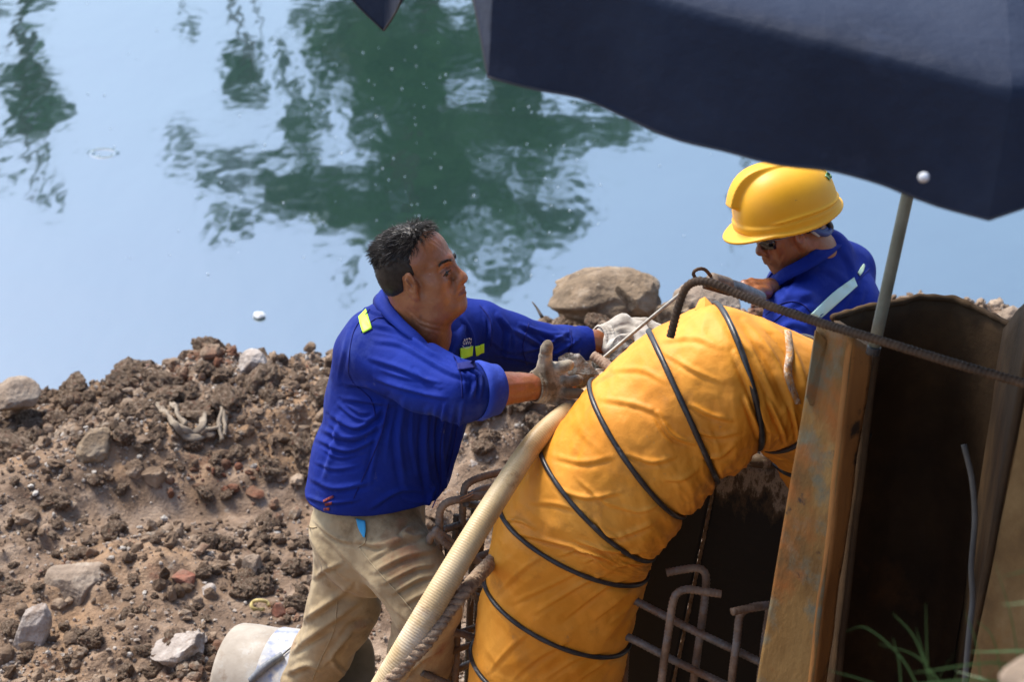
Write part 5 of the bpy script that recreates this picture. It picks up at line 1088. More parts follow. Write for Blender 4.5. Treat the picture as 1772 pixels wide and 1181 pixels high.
obj('cuff', cuff(P(1006, 595, 4.58), wrF-elF, .042, .041, .030, 'cuff', 5), BLUE, jack)
# collar and lapels, thick cloth leaves standing on the jacket
def leaf(pts, th, name, mt, parent, nu=12, nv=6, seed=1, lift=.006):
    """pts: two world polylines (inner, outer)"""
    A = catmull(pts[0], nu+1); Bq = catmull(pts[1], nu+1); w = np.linspace(0, 1, nv+1)[None, :, None]; g = A[:, None]*(1-w)+Bq[:, None]*w
    n = np.cross(g[1:, 0]-g[:-1, 0], g[1:, -1]-g[1:, 0]).sum(0); n = nrm(n); n = n if n@FWD < 0 else -n
    g = g+n*(lift*np.sin(math.pi*w)+.0015*noise(g*40, seed)[..., None]); f0 = g.reshape(-1, 3); f1 = f0-n*th; k = len(f0); id_ = lambda i, j: i*(nv+1)+j; f = []
    for i in range(nu):
        for j in range(nv): q = [id_(i, j), id_(i+1, j), id_(i+1, j+1), id_(i, j+1)]; f.append(q); f.append([x+k for x in q[::-1]])
    rim = [id_(i, 0) for i in range(nu+1)]+[id_(nu, j) for j in range(1, nv+1)]+[id_(i, nv) for i in range(nu-1, -1, -1)]+[id_(0, j) for j in range(nv-1, 0, -1)]
    for p_, q_ in zip(rim, rim[1:]+rim[:1]): f.append([p_, q_, q_+k, p_+k])
    return obj(name, recalc(mesh_np(name, np.concatenate([f0, f1]), f)), mt, parent)
def collar(pts, axis_pt, upd, mt, parent, w=.030, seed=3, name='collar'):
    q, _ = resample([P(*t) for t in pts], .004); n = len(q); up = nrm(upd); V_ = []
    for i in range(n):
        e = min(1, min(i, n-1-i)/(n*.10)); o_ = q[i]-axis_pt; o_ = nrm(o_-up*(o_@up)); ww = w*(1+.35*(1-e)); nz_ = .002*float(noise((q[i]*25)[None], seed)[0])
        V_ += [q[i]-o_*.006-up*.030, q[i]-o_*.004-up*.010, q[i]-o_*.001+up*.002, q[i]+o_*.004+up*.003, q[i]+o_*(.010+nz_)-up*.004, q[i]+o_*(.010+ww*.45+nz_)-up*ww*.45, q[i]+o_*(.014+ww*.9)-up*ww*.90, q[i]+o_*(.012+ww*.86)-up*ww*.98, q[i]+o_*.012-up*ww*.55, q[i]+o_*.004-up*.012, q[i]+o_*.0-up*.032]
    m_ = 11; f = [[i*m_+j, (i+1)*m_+j, (i+1)*m_+(j+1) % m_, i*m_+(j+1) % m_] for i in range(n-1) for j in range(m_)]+[list(range(m_)), list(range((n-1)*m_, n*m_))[::-1]]
    return obj(name, recalc(mesh_np(name, np.array(V_), f)), mt, parent)
collar([(766, 640, 4.165), (752, 610, 4.145), (728, 582, 4.145), (700, 556, 4.165), (678, 530, 4.20), (664, 507, 4.255), (676, 494, 4.33), (730, 498, 4.40), (772, 518, 4.38), (784, 540, 4.33), (781, 568, 4.28), (772, 600, 4.235), (766, 636, 4.20)], P(738, 550, 4.28), V(-.22, .90, .28), BLUE, jack, .017)
leaf(([P(768, 548, 4.27), P(768, 585, 4.24), P(762, 620, 4.215)], [P(766, 560, 4.235), P(757, 590, 4.20), P(755, 614, 4.19)]), .003, 'undershirt_collar', GREYT, man, 14, 5, 9)
leaf(([P(735, 604, 4.185), P(748, 612, 4.18), P(757, 628, 4.185)], [P(742, 596, 4.19), P(754, 604, 4.19), P(762, 612, 4.2)]), .003, 'undershirt_edge', GREYT, man, 10, 4, 9)

# ---- gloves
def ribcuff(c, ax, r, L, mt, parent, flat=1.0):
    ax = nrm(ax); e1 = nrm(np.cross(ax, FWD)); e2 = np.cross(ax, e1); n = 120; t = np.linspace(0, 2*math.pi, n, endpoint=False); hs = np.linspace(-L/2, L/2, 14); v = []
    for k, h in enumerate(hs):
        rr_ = r*(1+.10*(h/L)+.03*math.sin(k*1.3))*(1+.035*np.abs(np.sin(t*16))); 
        if k in (0, 13): rr_ = rr_*.93
        v.append(c+ax*h+rr_[:, None]*(np.cos(t)[:, None]*e1+flat*np.sin(t)[:, None]*e2))
    i, j = np.meshgrid(np.arange(13), np.arange(n), indexing='ij'); j2 = (j+1) % n
    return obj('ribbed_cuff', recalc(mesh_np('rc', np.concatenate(v), np.stack([i*n+j, i*n+j2, (i+1)*n+j2, (i+1)*n+j], -1).reshape(-1, 4))), mt, parent)
G = Solid()
G.cap(P(943, 665, 4.202), P(950, 661, 4.205), .0345, .036, k=.01); G.ecap(P(945, 664, 4.205), P(966, 656, 4.215), (.038, .026), (.040, .024), UPV, k=.015)
G.ell(P(944, 640, 4.19), (.020, .022, .030), k=.014)
G.chain([P(942, 634, 4.185), P(944, 618, 4.175), P(946, 604, 4.165), P(948, 597, 4.16)], [.0165, .0135, .0130, .0105], k=.006)   # thumb up
G.chain([P(960, 640, 4.20), P(972, 636, 4.175), P(984, 632, 4.16)], [.0140, .0135, .0122], k=.004)                      # index
G.chain([P(966, 660, 4.20), P(982, 661, 4.18), P(1000, 658, 4.17)], [.0140, .0125, .0115], k=.004)                      # middle
G.chain([P(966, 677, 4.20), P(984, 681, 4.18), P(1004, 682, 4.17)], [.0135, .0120, .0108], k=.004)                      # ring
G.chain([P(958, 688, 4.205), P(972, 698, 4.195), P(990, 700, 4.19)], [.0130, .0115, .0100], k=.004)                     # little
G.ell(P(956, 676, 4.205), (.026, .024, .030), k=.012)
gm = G.mesh('glove', .0021); smooth_mesh(gm, 1, .4)
folds(gm, [([(930, 620), (932, 650), (944, 685)], 4, -.003), ([(942, 625), (944, 648), (952, 675)], 4, .0025), ([(936, 612), (946, 616), (954, 614)], 2.5, -.002), ([(962, 645), (970, 649), (980, 648)], 2.5, -.002)], lambda v, n: .0011*fbm(v*70, 2, 3))
gl = obj('glove', gm, GLOVE, man, label='stained beige cotton glove with the thumb sticking up'); ribcuff(P(933, 669, 4.20), wrN-elN, .0365, .026, GLOVE, gl)
G = Solid()
G.ecap(P(1050, 588, 4.60), P(1086, 572, 4.60), (.038, .026), (.044, .026), UPV, k=.015)
G.ell(P(1058, 596, 4.575), (.024, .020, .026), k=.012)
G.chain([P(1052, 604, 4.57), P(1062, 600, 4.55), P(1076, 588, 4.54), P(1088, 584, 4.53)], [.0150, .0145, .0130, .0115], k=.006)     # thumb over the stone
G.chain([P(1084, 562, 4.60), P(1108, 566, 4.585), P(1124, 584, 4.565), P(1120, 604, 4.55)], [.0150, .0140, .0130, .0110], k=.005)
G.chain([P(1086, 574, 4.585), P(1104, 580, 4.565), P(1110, 596, 4.55), P(1104, 608, 4.54)], [.0145, .0135, .0125, .0105], k=.005)
G.chain([P(1088, 560, 4.62), P(1116, 560, 4.61), P(1136, 574, 4.60), P(1140, 596, 4.59)], [.0145, .0135, .0125, .0105], k=.005)
G.chain([P(1088, 566, 4.64), P(1120, 560, 4.65), P(1146, 572, 4.64), P(1152, 590, 4.63)], [.0135, .0125, .0115, .0100], k=.005)
gm = G.mesh('glove', .0023); smooth_mesh(gm, 1, .4); folds(gm, [([(1050, 575), (1070, 565), (1095, 560)], 3.5, -.0022), ([(1062, 600), (1068, 590), (1090, 580)], 3, -.002)], lambda v, n: .0012*fbm(v*70, 2, 5))
gl2 = obj('glove', gm, GLOVE2, man, label='dusty white cotton glove closed over a stone'); ribcuff(P(1044, 591, 4.595), wrF-elF, .0400, .026, GLOVE2, gl2)

# ================================================================== PERSON 2: helmeted worker
man2 = root('person', 'worker in a yellow hard hat and sunglasses bent over behind the duct, seen from behind', 'person', (.85, 4.9, 0))
f2, l2, u2 = head_frame(V(-.90, -.34, .14), V(-.33, .86, .38)); HO2 = P(1366, 396, 4.92); HS2 = .87
B = Solid(); B.frame(HO2, f2, l2, u2); head_prims(B, HS2, 1.0)
B.cap(np.array([-.030, 0, -.045])*HS2, np.array([-.060, 0, -.10])*HS2, .056, .058, k=.03); B.ell(np.array([.022, 0, -.100])*HS2, (.042, .044, .022), k=.02); B.frame((0, 0, 0))
n2 = P(1405, 470, 5.0); B.cap(HO2+f2*(-.035)+u2*(-.06), n2, .056, .052, k=.03)
s2L, s2R = P(1368, 545, 4.82), P(1468, 470, 5.12); e2L, e2R = P(1340, 640, 4.72), P(1380, 580, 5.25); w2L, w2R = P(1290, 640, 4.62), P(1342, 500, 4.95)
c2 = P(1440, 560, 5.02); p2 = P(1500, 700, 5.35)
lt2 = nrm(s2R-s2L)
B.cap(s2L, s2R, .05, k=.03); B.cap(n2, c2, .045, .08, k=.02); B.ecap(c2, p2, (.15, .10), (.14, .11), lt2, k=.03)
B.chain([s2L, e2L, w2L], [.045, .038, .028], k=.02); B.chain([s2R, e2R, w2R], [.045, .036, .028], k=.02)
# hand of the far arm closing on the handle
hand = [([P(1342, 500, 4.95), P(1330, 500, 4.86), P(1316, 500, 4.80)], [.028, .027, .024]),
        ([P(1316, 492, 4.80), P(1300, 489, 4.77), P(1288, 492, 4.74), P(1282, 500, 4.73)], [.0125, .0115, .0105, .0090]),
        ([P(1318, 496, 4.79), P(1302, 494, 4.75), P(1291, 498, 4.72), P(1288, 505, 4.72)], [.0120, .0110, .0100, .0088]),
        ([P(1320, 502, 4.79), P(1305, 500, 4.74), P(1297, 504, 4.71), P(1296, 511, 4.71)], [.0115, .0105, .0098, .0085]),
        ([P(1322, 506, 4.80), P(1312, 508, 4.75), P(1306, 512, 4.72)], [.0105, .0098, .0085]),
        ([P(1326, 506, 4.80), P(1312, 505, 4.73), P(1298, 512, 4.66), P(1291, 511, 4.64)], [.0165, .0145, .0130, .0105])]
for pt, rs in hand: B.chain(pt, rs, k=.005)
hl, hr = P(1480, 760, 5.30), P(1540, 740, 5.45)
for h_, dx in ((hl, -.04), (hr, .12)): B.chain([h_, [h_[0]+dx, h_[1]-.12, .44], [h_[0]+dx, h_[1]+.05, .08]], [.08, .05, .038], k=.03)
body2 = B.mesh('body', .0032); smooth_mesh(body2, 1, .4); folds(body2, [([(1345, 455), (1352, 445), (1356, 432)], 3, -.0012), ([(1372, 425), (1382, 436), (1384, 446)], 3, -.001)], lambda v, n: .0005*noise(v*60, 3))
obj('body', body2, SKIN, man2)
hair(man2, HO2, f2, l2, u2, HS2, ([-.10, -.03, .0, .02, .05, .13], [-.03, -.02, .0, .030, .03, .03]), ([-.13, -.06, -.030, -.016, .004, .014, .05], [-.055, -.045, -.03, .015, .010, -.012, -.012]), 6, .006, False, 1500)
brow(man2, HO2, f2, l2, u2, HS2, 6)
# sunglasses
SG = mat('dark_lens', [(.3, (.004, .004, .005)), (.7, (.010, .010, .012))], rough=.08, bump=0, spec=.8)
FR = mat('grey_frame', [(.3, (.10, .10, .11)), (.7, (.20, .20, .21))], rough=.3, bump=0)
hw = lambda x, y, z: HO2+HS2*(f2*(x*.93)+l2*y+u2*z)
gl_ = None
for s in (-1, 1):
    t = np.linspace(0, 1, 10); rows = []
    for z0, z1 in ((.010, .010), (-.005, -.004), (-.024, -.020)):
        rows.append([hw(.112-.030*q**1.7, s*(.012+.050*q), z0*(1-q)+z1*q) for q in t])
    g = np.array([[rows[0][i], rows[1][i], rows[2][i]] for i in range(10)]).reshape(-1, 3); g2 = g-f2*.002; f = []
    for i in range(9):
        for j in range(2): q = [i*3+j, (i+1)*3+j, (i+1)*3+j+1, i*3+j+1]; f += [q, [a+30 for a in q[::-1]]]
    rimi = [i*3 for i in range(10)]+[28, 29]+[i*3+2 for i in range(8, -1, -1)]+[1]
    for a, b in zip(rimi, rimi[1:]+rimi[:1]): f.append([a, b, b+30, a+30])
    L_ob = obj('sunglass_lens', recalc(mesh_np('lens', np.concatenate([g, g2]), f)), SG, man2)
    v, f = tube([hw(.112, s*.008, .011), hw(.106, s*.040, .012), hw(.082, s*.066, .010), hw(.045, s*.077, .008), hw(.010, s*.080, .006), hw(-.008, s*.082, .000)], .0019, 8, .004); obj('sunglass_frame', mesh_np('fr', v, f), FR, man2)
# hard hat
HATM = mat('yellow_hard_hat', [(.3, (.72, .34, .010)), (.5, (.80, .40, .014)), (.7, (.84, .44, .018))], scale=4, rough=.5, bump=.08, bscale=200, bdist=.001, spec=.4, mottle=[((.52, .24, .03, 1), 60, .66, .76, 3)])
H = Solid(); HC = hw(-.002, 0, .056); tiltf = nrm(f2+u2*.06); H.frame(HC, *head_frame(tiltf, u2))
FH = H.R.copy(); HA = HC.copy()
def hat_f(x):
    q = (x-HA)@FH; X, Y, Z = q[:, 0], q[:, 1], q[:, 2]
    r = np.array([.136, .112, .134]); k0 = ((np.abs(X)/r[0])**2.5+(np.abs(Y)/r[1])**2.2+(np.abs(Z)/r[2])**2.5)**(1/2.4); L_ = np.sqrt(X*X+Y*Y+Z*Z)+1e-6
    dome = L_*(1-1/np.maximum(k0, .05))*.93
    # raised V shaped crest running front to back
    wv = .020+.022*np.clip((.14-X)/.28, 0, 1); crest = np.maximum(np.abs(Y)-wv, 0); 
    dome = dome - (.005+.015*sstep(.0, .12, X))*np.exp(-(crest/.0035)**2)*sstep(.045, .060, Z)*sstep(-.14, -.09, X)
    # gutter ridge near the brim
    dome = dome - .0045*np.exp(-((Z-.016+.05*np.maximum(X-.02, 0))/.0042)**2)*sstep(.09, .05, X) - .004*sstep(.012, .002, Z)
    inside = L_*(1-1/np.maximum(k0, .05))*.93+.006
    shell = np.maximum(np.maximum(dome, -inside), -Z-.012)
    # brim: ellipse, longer visor at the front, drooping
    fx = np.where(X > 0, .175, .150); vis = sstep(.0, .16, X)
    zb = -.008-.020*vis*np.clip((X-.08)/.09, 0, 1) - .012*(np.abs(Y)/.12)**2+.0*X
    kb = np.sqrt((X/fx)**2+(Y/(.127-.006*vis))**2)-1; brim = np.maximum(np.maximum(kb*.12, np.abs(Z-zb)-.0036), -inside)
    h = np.clip(.5+.5*(shell-brim)/.008, 0, 1); return shell*(1-h)+brim*h-.008*h*(1-h)
c_ = HC; H.pr = []; H.fn(hat_f, HC-.20, HC+.20, k=.001)
hm = H.mesh('hard_hat', .0023); smooth_mesh(hm, 1, .4)
hat = obj('hard_hat', hm, HATM, man2); hb = bvh_of(hm)
# pointed front badge ridge, green sticker, harness
hq = lambda x, y, z: HA+FH@np.array([x, y, z])
def solve_xz(px, py, y):
    o0 = hq(0, y, 0); a0 = proj(o0); ax_ = proj(hq(.01, y, 0)); az_ = proj(hq(0, y, .01)); Mx = np.array([[ax_[0]-a0[0], az_[0]-a0[0]], [ax_[1]-a0[1], az_[1]-a0[1]]])/.01
    r = np.linalg.solve(Mx, np.array([px-a0[0], py-a0[1]])); return r
x1, z1 = solve_xz(1287, 291, 0.0); x2, z2 = solve_xz(1291, 312, 0.0)
v = [hq(x1, -.010, z1), hq(x1, .010, z1), hq(x2, -.008, z2), hq(x2, .008, z2), hq(x1-.075, -.024, z1+.012), hq(x1-.075, .024, z1+.012), hq(x2-.06, -.022, z2-.01), hq(x2-.06, .022, z2-.01)]
obj('green_sticker', patch(hb, ([(1431, 297), (1436, 300), (1440, 306)], [(1427, 305), (1432, 308), (1436, 312)]), 6, 4, .004, .001), mat('green_decal', [(.45, (.02, .22, .08)), (.55, (.45, .6, .3))], scale=120, rough=.4), hat)
STR = mat('blue_strap', [(.3, (.03, .05, .18)), (.7, (.06, .09, .26))], rough=.6); WST = mat('pale_strap', [(.3, (.35, .37, .36)), (.7, (.5, .52, .5))], rough=.6)
v, f = tube([hw(-.02, .088, .030), hw(-.05, .086, .000), hw(-.080, .072, -.022), hw(-.108, .040, -.034), hw(-.122, 0, -.038), hw(-.108, -.04, -.034)], .008, 12, .004, lambda s, th: .35+1.2*np.abs(np.cos(th))); obj('harness_strap', mesh_np('st', v, f), STR, hat)
v, f = tube([hw(-.030, .088, .022), hw(-.050, .087, -.008), hw(-.058, .084, -.018)], [.007, .009, .005], 12, .004, lambda s, th: .35+1.0*np.abs(np.cos(th))); obj('harness_clip', mesh_np('st', v, f), WST, hat)
v, f = tube([hw(-.120, .018, -.010), hw(-.128, .016, -.032), hw(-.124, .014, -.048)], .009, 10, .004); obj('harness_dial', mesh_np('st', v, f), BLK, hat)
# jacket
J = Solid()
J.cap(P(1372, 545, 4.83), P(1405, 500, 4.95), .062, .055, k=.04); J.cap(P(1405, 500, 4.95), P(1464, 472, 5.10), .060, .060, k=.04)
J.ecap(P(1418, 500, 4.98), P(1440, 560, 5.02), (.150, .080), (.172, .115), lt2, k=.04); J.ecap(P(1440, 560, 5.02), P(1478, 660, 5.22), (.172, .120), (.165, .135), lt2, k=.04); J.ecap(P(1478, 660, 5.22), P(1510, 770, 5.38), (.165, .135), (.155, .14), lt2, k=.04)
J.chain([P(1370, 548, 4.82), P(1352, 600, 4.76), e2L], [.068, .064, .058], k=.03); J.chain([e2L, w2L], [.056, .045], k=.02)
J.chain([P(1466, 474, 5.12), e2R, P(1352, 510, 5.0)], [.062, .055, .042], k=.03)
J.cap(P(1352, 505, 4.93), P(1400, 540, 4.92), .045, .06, k=.03)
J.cap(P(1432, 436, 5.04), P(1472, 462, 5.12), .050, .058, k=.04); J.cap(P(1392, 462, 4.93), P(1428, 438, 5.0), .048, .064, k=.04)
jm2 = J.mesh('jacket', .0046); smooth_mesh(jm2, 2, .5)
folds(jm2, [([(1350, 520), (1385, 510), (1420, 520)], 6, .004), ([(1345, 545), (1380, 520), (1410, 505)], 6, .004), ([(1400, 460), (1440, 470), (1480, 500)], 7, .004), ([(1455, 430), (1475, 460), (1485, 500)], 6, .004), ([(1440, 560), (1460, 530), (1480, 490)], 6, .004), ([(1470, 560), (1485, 530), (1495, 500)], 6, .005), ([(1340, 580), (1370, 560), (1400, 570)], 6, .005), ([(1330, 560), (1360, 545), (1385, 550)], 5, .004), ([(1330, 470), (1350, 490), (1370, 520)], 5, .004), ([(1380, 470), (1370, 500), (1345, 530)], 5, .004)],
      lambda v, n: .0022*fbm(v*np.array([8, 8, 5]), 2, 24))
jk2 = obj('jacket', jm2, BLUE, man2); jb2 = bvh_of(jm2)
for ln in ([(1325, 545), (1355, 525), (1385, 525), (1410, 550), (1420, 580)], [(1335, 560), (1370, 535), (1400, 550)], [(1368, 475), (1420, 445), (1455, 430)], [(1405, 560), (1450, 520), (1505, 465)]): stitch(jb2, ln, THREAD, jk2)
obj('reflective_stripe', patch(jb2, ([(1402, 545), (1440, 508), (1478, 480)], [(1420, 552), (1454, 522), (1484, 495)]), 20, 6, .004, .0015), SILV, jk2)
obj('reflective_stripe', patch(jb2, ([(1484, 472), (1490, 462), (1495, 456)], [(1488, 478), (1494, 470), (1497, 460)]), 8, 4, .004, .0015), SILV, jk2)
obj('reflective_stripe', patch(jb2, ([(1322, 488), (1326, 494), (1332, 500)], [(1322, 503), (1326, 505), (1331, 508)]), 6, 4, .004, .0015), LIME, jk2)
collar([(1338, 482, 4.89), (1352, 468, 4.87), (1378, 454, 4.86), (1404, 438, 4.875), (1426, 420, 4.93), (1436, 408, 5.0), (1430, 400, 5.07), (1402, 408, 5.12), (1370, 430, 5.09), (1345, 460, 5.0)], P(1390, 440, 5.0), V(-.30, .86, .34), BLUE, jk2, .024)
TR2 = Solid(); TR2.ecap(P(1505, 740, 5.36), P(1512, 800, 5.40), (.155, .14), (.16, .14), lt2, k=.03)
for h_, dx in ((hl, -.04), (hr, .12)): TR2.chain([h_, [h_[0]+dx, h_[1]-.12, .44], [h_[0]+dx, h_[1]+.05, .10]], [.11, .085, .07], k=.03)
obj('trousers', TR2.mesh('trousers', .008), KHAKI, man2)
for h_, dx in ((hl, -.04), (hr, .12)):
    Sh = Solid(); Sh.cap([h_[0]+dx+.03, h_[1]+.06, .05], [h_[0]+dx-.14, h_[1]-.01, .038], .048, .036, k=.02); obj('shoe', Sh.mesh('shoe', .007), SHOE, man2)

# ================================================================== SHEET PILES
def rustx(m, N, L, b, tc): pass
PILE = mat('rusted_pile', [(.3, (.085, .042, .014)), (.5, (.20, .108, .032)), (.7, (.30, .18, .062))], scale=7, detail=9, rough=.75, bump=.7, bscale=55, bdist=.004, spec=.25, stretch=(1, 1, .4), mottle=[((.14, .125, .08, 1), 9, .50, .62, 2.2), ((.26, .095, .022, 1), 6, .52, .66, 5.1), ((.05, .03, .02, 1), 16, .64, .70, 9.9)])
PILE_SHADE = mat('shaded_pile', [(.3, (.030, .019, .011)), (.5, (.055, .033, .017)), (.7, (.10, .058, .026))], scale=5, detail=9, rough=.8, bump=.6, bscale=40, bdist=.004, spec=.2, mottle=[((.09, .045, .018, 1), 4, .58, .72, 2)])  # rust brown with the shade of the pile's hollow put into the colour
pile = root('sheet_pile', 'rusty U shaped steel sheet pile with ragged top in the right foreground', 'sheet pile', (.62, 3.2, 0))
def ext(a, b, n=1.55): a = np.asarray(a); b = np.asarray(b); return a+(b-a)*n
def strip(top, bot, name, seed, nx_=16, ny_=70, th=.012, notch=None, jag=0):
    """top/bot: world polylines of the same length (left to right)"""
    A = catmull(bot, nx_+1) if len(bot) > 2 else np.linspace(bot[0], bot[1], nx_+1); B = catmull(top, nx_+1) if len(top) > 2 else np.linspace(top[0], top[1], nx_+1)
    w = np.linspace(0, 1, ny_+1)[None, :, None]; g = A[:, None]*(1-w)+B[:, None]*w
    n = np.cross(g[-1, 0]-g[0, 0], g[0, -1]-g[0, 0]); n = nrm(n); n = n if n@FWD < 0 else -n
    g = g+n*(.0022*fbm(g*9, 3, seed))[..., None]
    if jag: g[:, -1] += (B-A)/np.linalg.norm(B-A, axis=1)[:, None]*(jag*fbm(g[:, -1]*22, 3, seed+4))[:, None]
    if notch: g[0, :, :] += 0
    f0 = g.reshape(-1, 3); f1 = f0-n*th; k = len(f0); id_ = lambda i, j: i*(ny_+1)+j; f = []
    for i in range(nx_):
        for j in range(ny_): q = [id_(i, j), id_(i+1, j), id_(i+1, j+1), id_(i, j+1)]; f.append(q); f.append([x+k for x in q[::-1]])
    rim = [id_(i, 0) for i in range(nx_+1)]+[id_(nx_, j) for j in range(1, ny_+1)]+[id_(i, ny_) for i in range(nx_-1, -1, -1)]+[id_(0, j) for j in range(ny_-1, 0, -1)]
    for p_, q_ in zip(rim, rim[1:]+rim[:1]): f.append([p_, q_, q_+k, p_+k])
    me = recalc(mesh_np(name, np.concatenate([f0, f1]), f, True)); return me
TA, TB = P(1414, 560, 3.62), P(1477, 586, 3.54); BA, BB = P(1309, 1181, 3.86), P(1408, 1181, 3.78)
BA, BB = ext(TA, BA, 1.75), ext(TB, BB, 1.75)
obj('flange', strip([TA, TB], [BA, BB], 'flange', 3, jag=.004, th=.016), PILE, pile)
TA2, TB2 = P(1396, 640, 3.655), P(1400, 690, 3.67)
v = [P(1412, 572, 3.60), P(1395, 686, 3.645), P(1402, 702, 3.65), P(1424, 690, 3.645), P(1430, 590, 3.6)]
bkv = [q+FWD*.014 for q in v]; n5 = len(v); obj('torn_lip', recalc(mesh_np('lip', v+bkv, [[0, 1, 2, 3, 4], [9, 8, 7, 6, 5]]+[[i, (i+1) % 5, (i+1) % 5+5, i+5] for i in range(5)], False)), PILE, pile)
TC = P(1513, 604, 3.60); BC = ext(TC, P(1432, 1181, 3.86), 1.75)
TBb, BBb = TB+RGT*.003, BB+RGT*.003
obj('rolled_edge', strip([TBb, TC-RGT*.002], [BBb, BC-RGT*.002], 'edge', 5, 6, 70, th=.014), mat('bright_rust_edge', [(.3, (.20, .085, .025)), (.5, (.36, .16, .045)), (.7, (.20, .11, .045))], scale=6, detail=9, rough=.75, bump=.6, bscale=50, stretch=(1, 1, .3), mottle=[((.04, .025, .015, 1), 9, .56, .64, 3)]), pile)
# web, coloured darker for its shaded hollow: from the edge back and across to the right
TD = [P(1508, 600, 3.61), P(1445, 556, 3.95), P(1560, 522, 4.05), P(1640, 519, 4.05), P(1712, 545, 4.0), P(1790, 590, 3.9)]
_wt = [P(1440, 552, 3.98), P(1496, 534, 4.04), P(1560, 524, 4.07), P(1590, 515, 4.08), P(1652, 519, 4.07), P(1700, 540, 4.03), P(1800, 590, 3.9)]
_s = np.concatenate([[0], np.cumsum([np.linalg.norm(b-a) for a, b in zip(_wt, _wt[1:])])]); web_top = [np.array([np.interp(t, _s, [q[k] for q in _wt]) for k in range(3)]) for t in np.linspace(0, _s[-1], 40)]
dn = nrm((BB-TB)); 
def down(q): return q+dn*((q[2]+.05)/-dn[2])
obj('web', strip(web_top, [down(q) for q in web_top], 'web', 7, 40, 50, th=.014, jag=.006), PILE_SHADE, pile)
side_t = [TC+RGT*.001+FWD*.004, P(1443, 555, 3.96)]
obj('web_side', strip([side_t[1], side_t[0]], [down(side_t[1]), down(side_t[0])], 'side', 9, 10, 50, th=.012), PILE_SHADE, pile)
obj('top_rim', (lambda t_: mesh_np('rim', *t_))(tube([q+[0, 0, .002] for q in web_top], [.0075]*2, 8, .006, lambda s, th: 1+.15*np.sin(s*63)*np.sin(s*23)+.12*np.sin(s*171))), PILE_SHADE, pile)
rt = [P(1768, 725, 3.42), P(1880, 745, 3.30)]; rb = [ext(rt[0], P(1690, 1112, 3.56), 2.0), ext(rt[1], P(1800, 1132, 3.44), 2.0)]
pile2 = root('sheet_pile', 'rust brown pile flange at the right edge of the picture behind the grass', 'sheet pile', (.95, 3.1, 0))
up2 = nrm(rt[0]-rb[0]); rt = [rt[0]+up2*.25, rt[1]+up2*.25]
PILE2 = mat('brown_pile', [(.3, (.10, .058, .024)), (.5, (.17, .10, .04)), (.7, (.25, .16, .07))], scale=8, detail=9, rough=.8, bump=.6, bscale=50, bdist=.004, spec=.2, mottle=[((.2, .1, .03, 1), 4, .55, .7, 2)])
obj('flange', strip(rt, rb, 'flange2', 13, th=.016), PILE2, pile2)
w0 = [rt[0]+FWD*.01-RGT*.001, P(1800, 585, 3.93)]; obj('web', strip([P(1745, 570, 3.93), rt[0]+FWD*.008], [down(P(1745, 570, 3.93)), rb[0]+FWD*.008], 'web2', 15, 10, 40, th=.012), PILE_SHADE, pile2)
# hanging wire inside the pile
v, f = tube([P(1668, 770, 3.5), P(1682, 830, 3.5), P(1687, 900, 3.5), P(1681, 980, 3.5), P(1683, 1040, 3.5), P(1676, 1110, 3.48), P(1660, 1300, 3.5)], .0055, 8, .01)
obj('hanging_cable', mesh_np('cable', v, f), mat('dull_cable', [(.3, (.06, .055, .05)), (.7, (.13, .12, .105))], rough=.8), label='thin grey cable hanging down inside the dark hollow of the sheet pile', cat='cable')

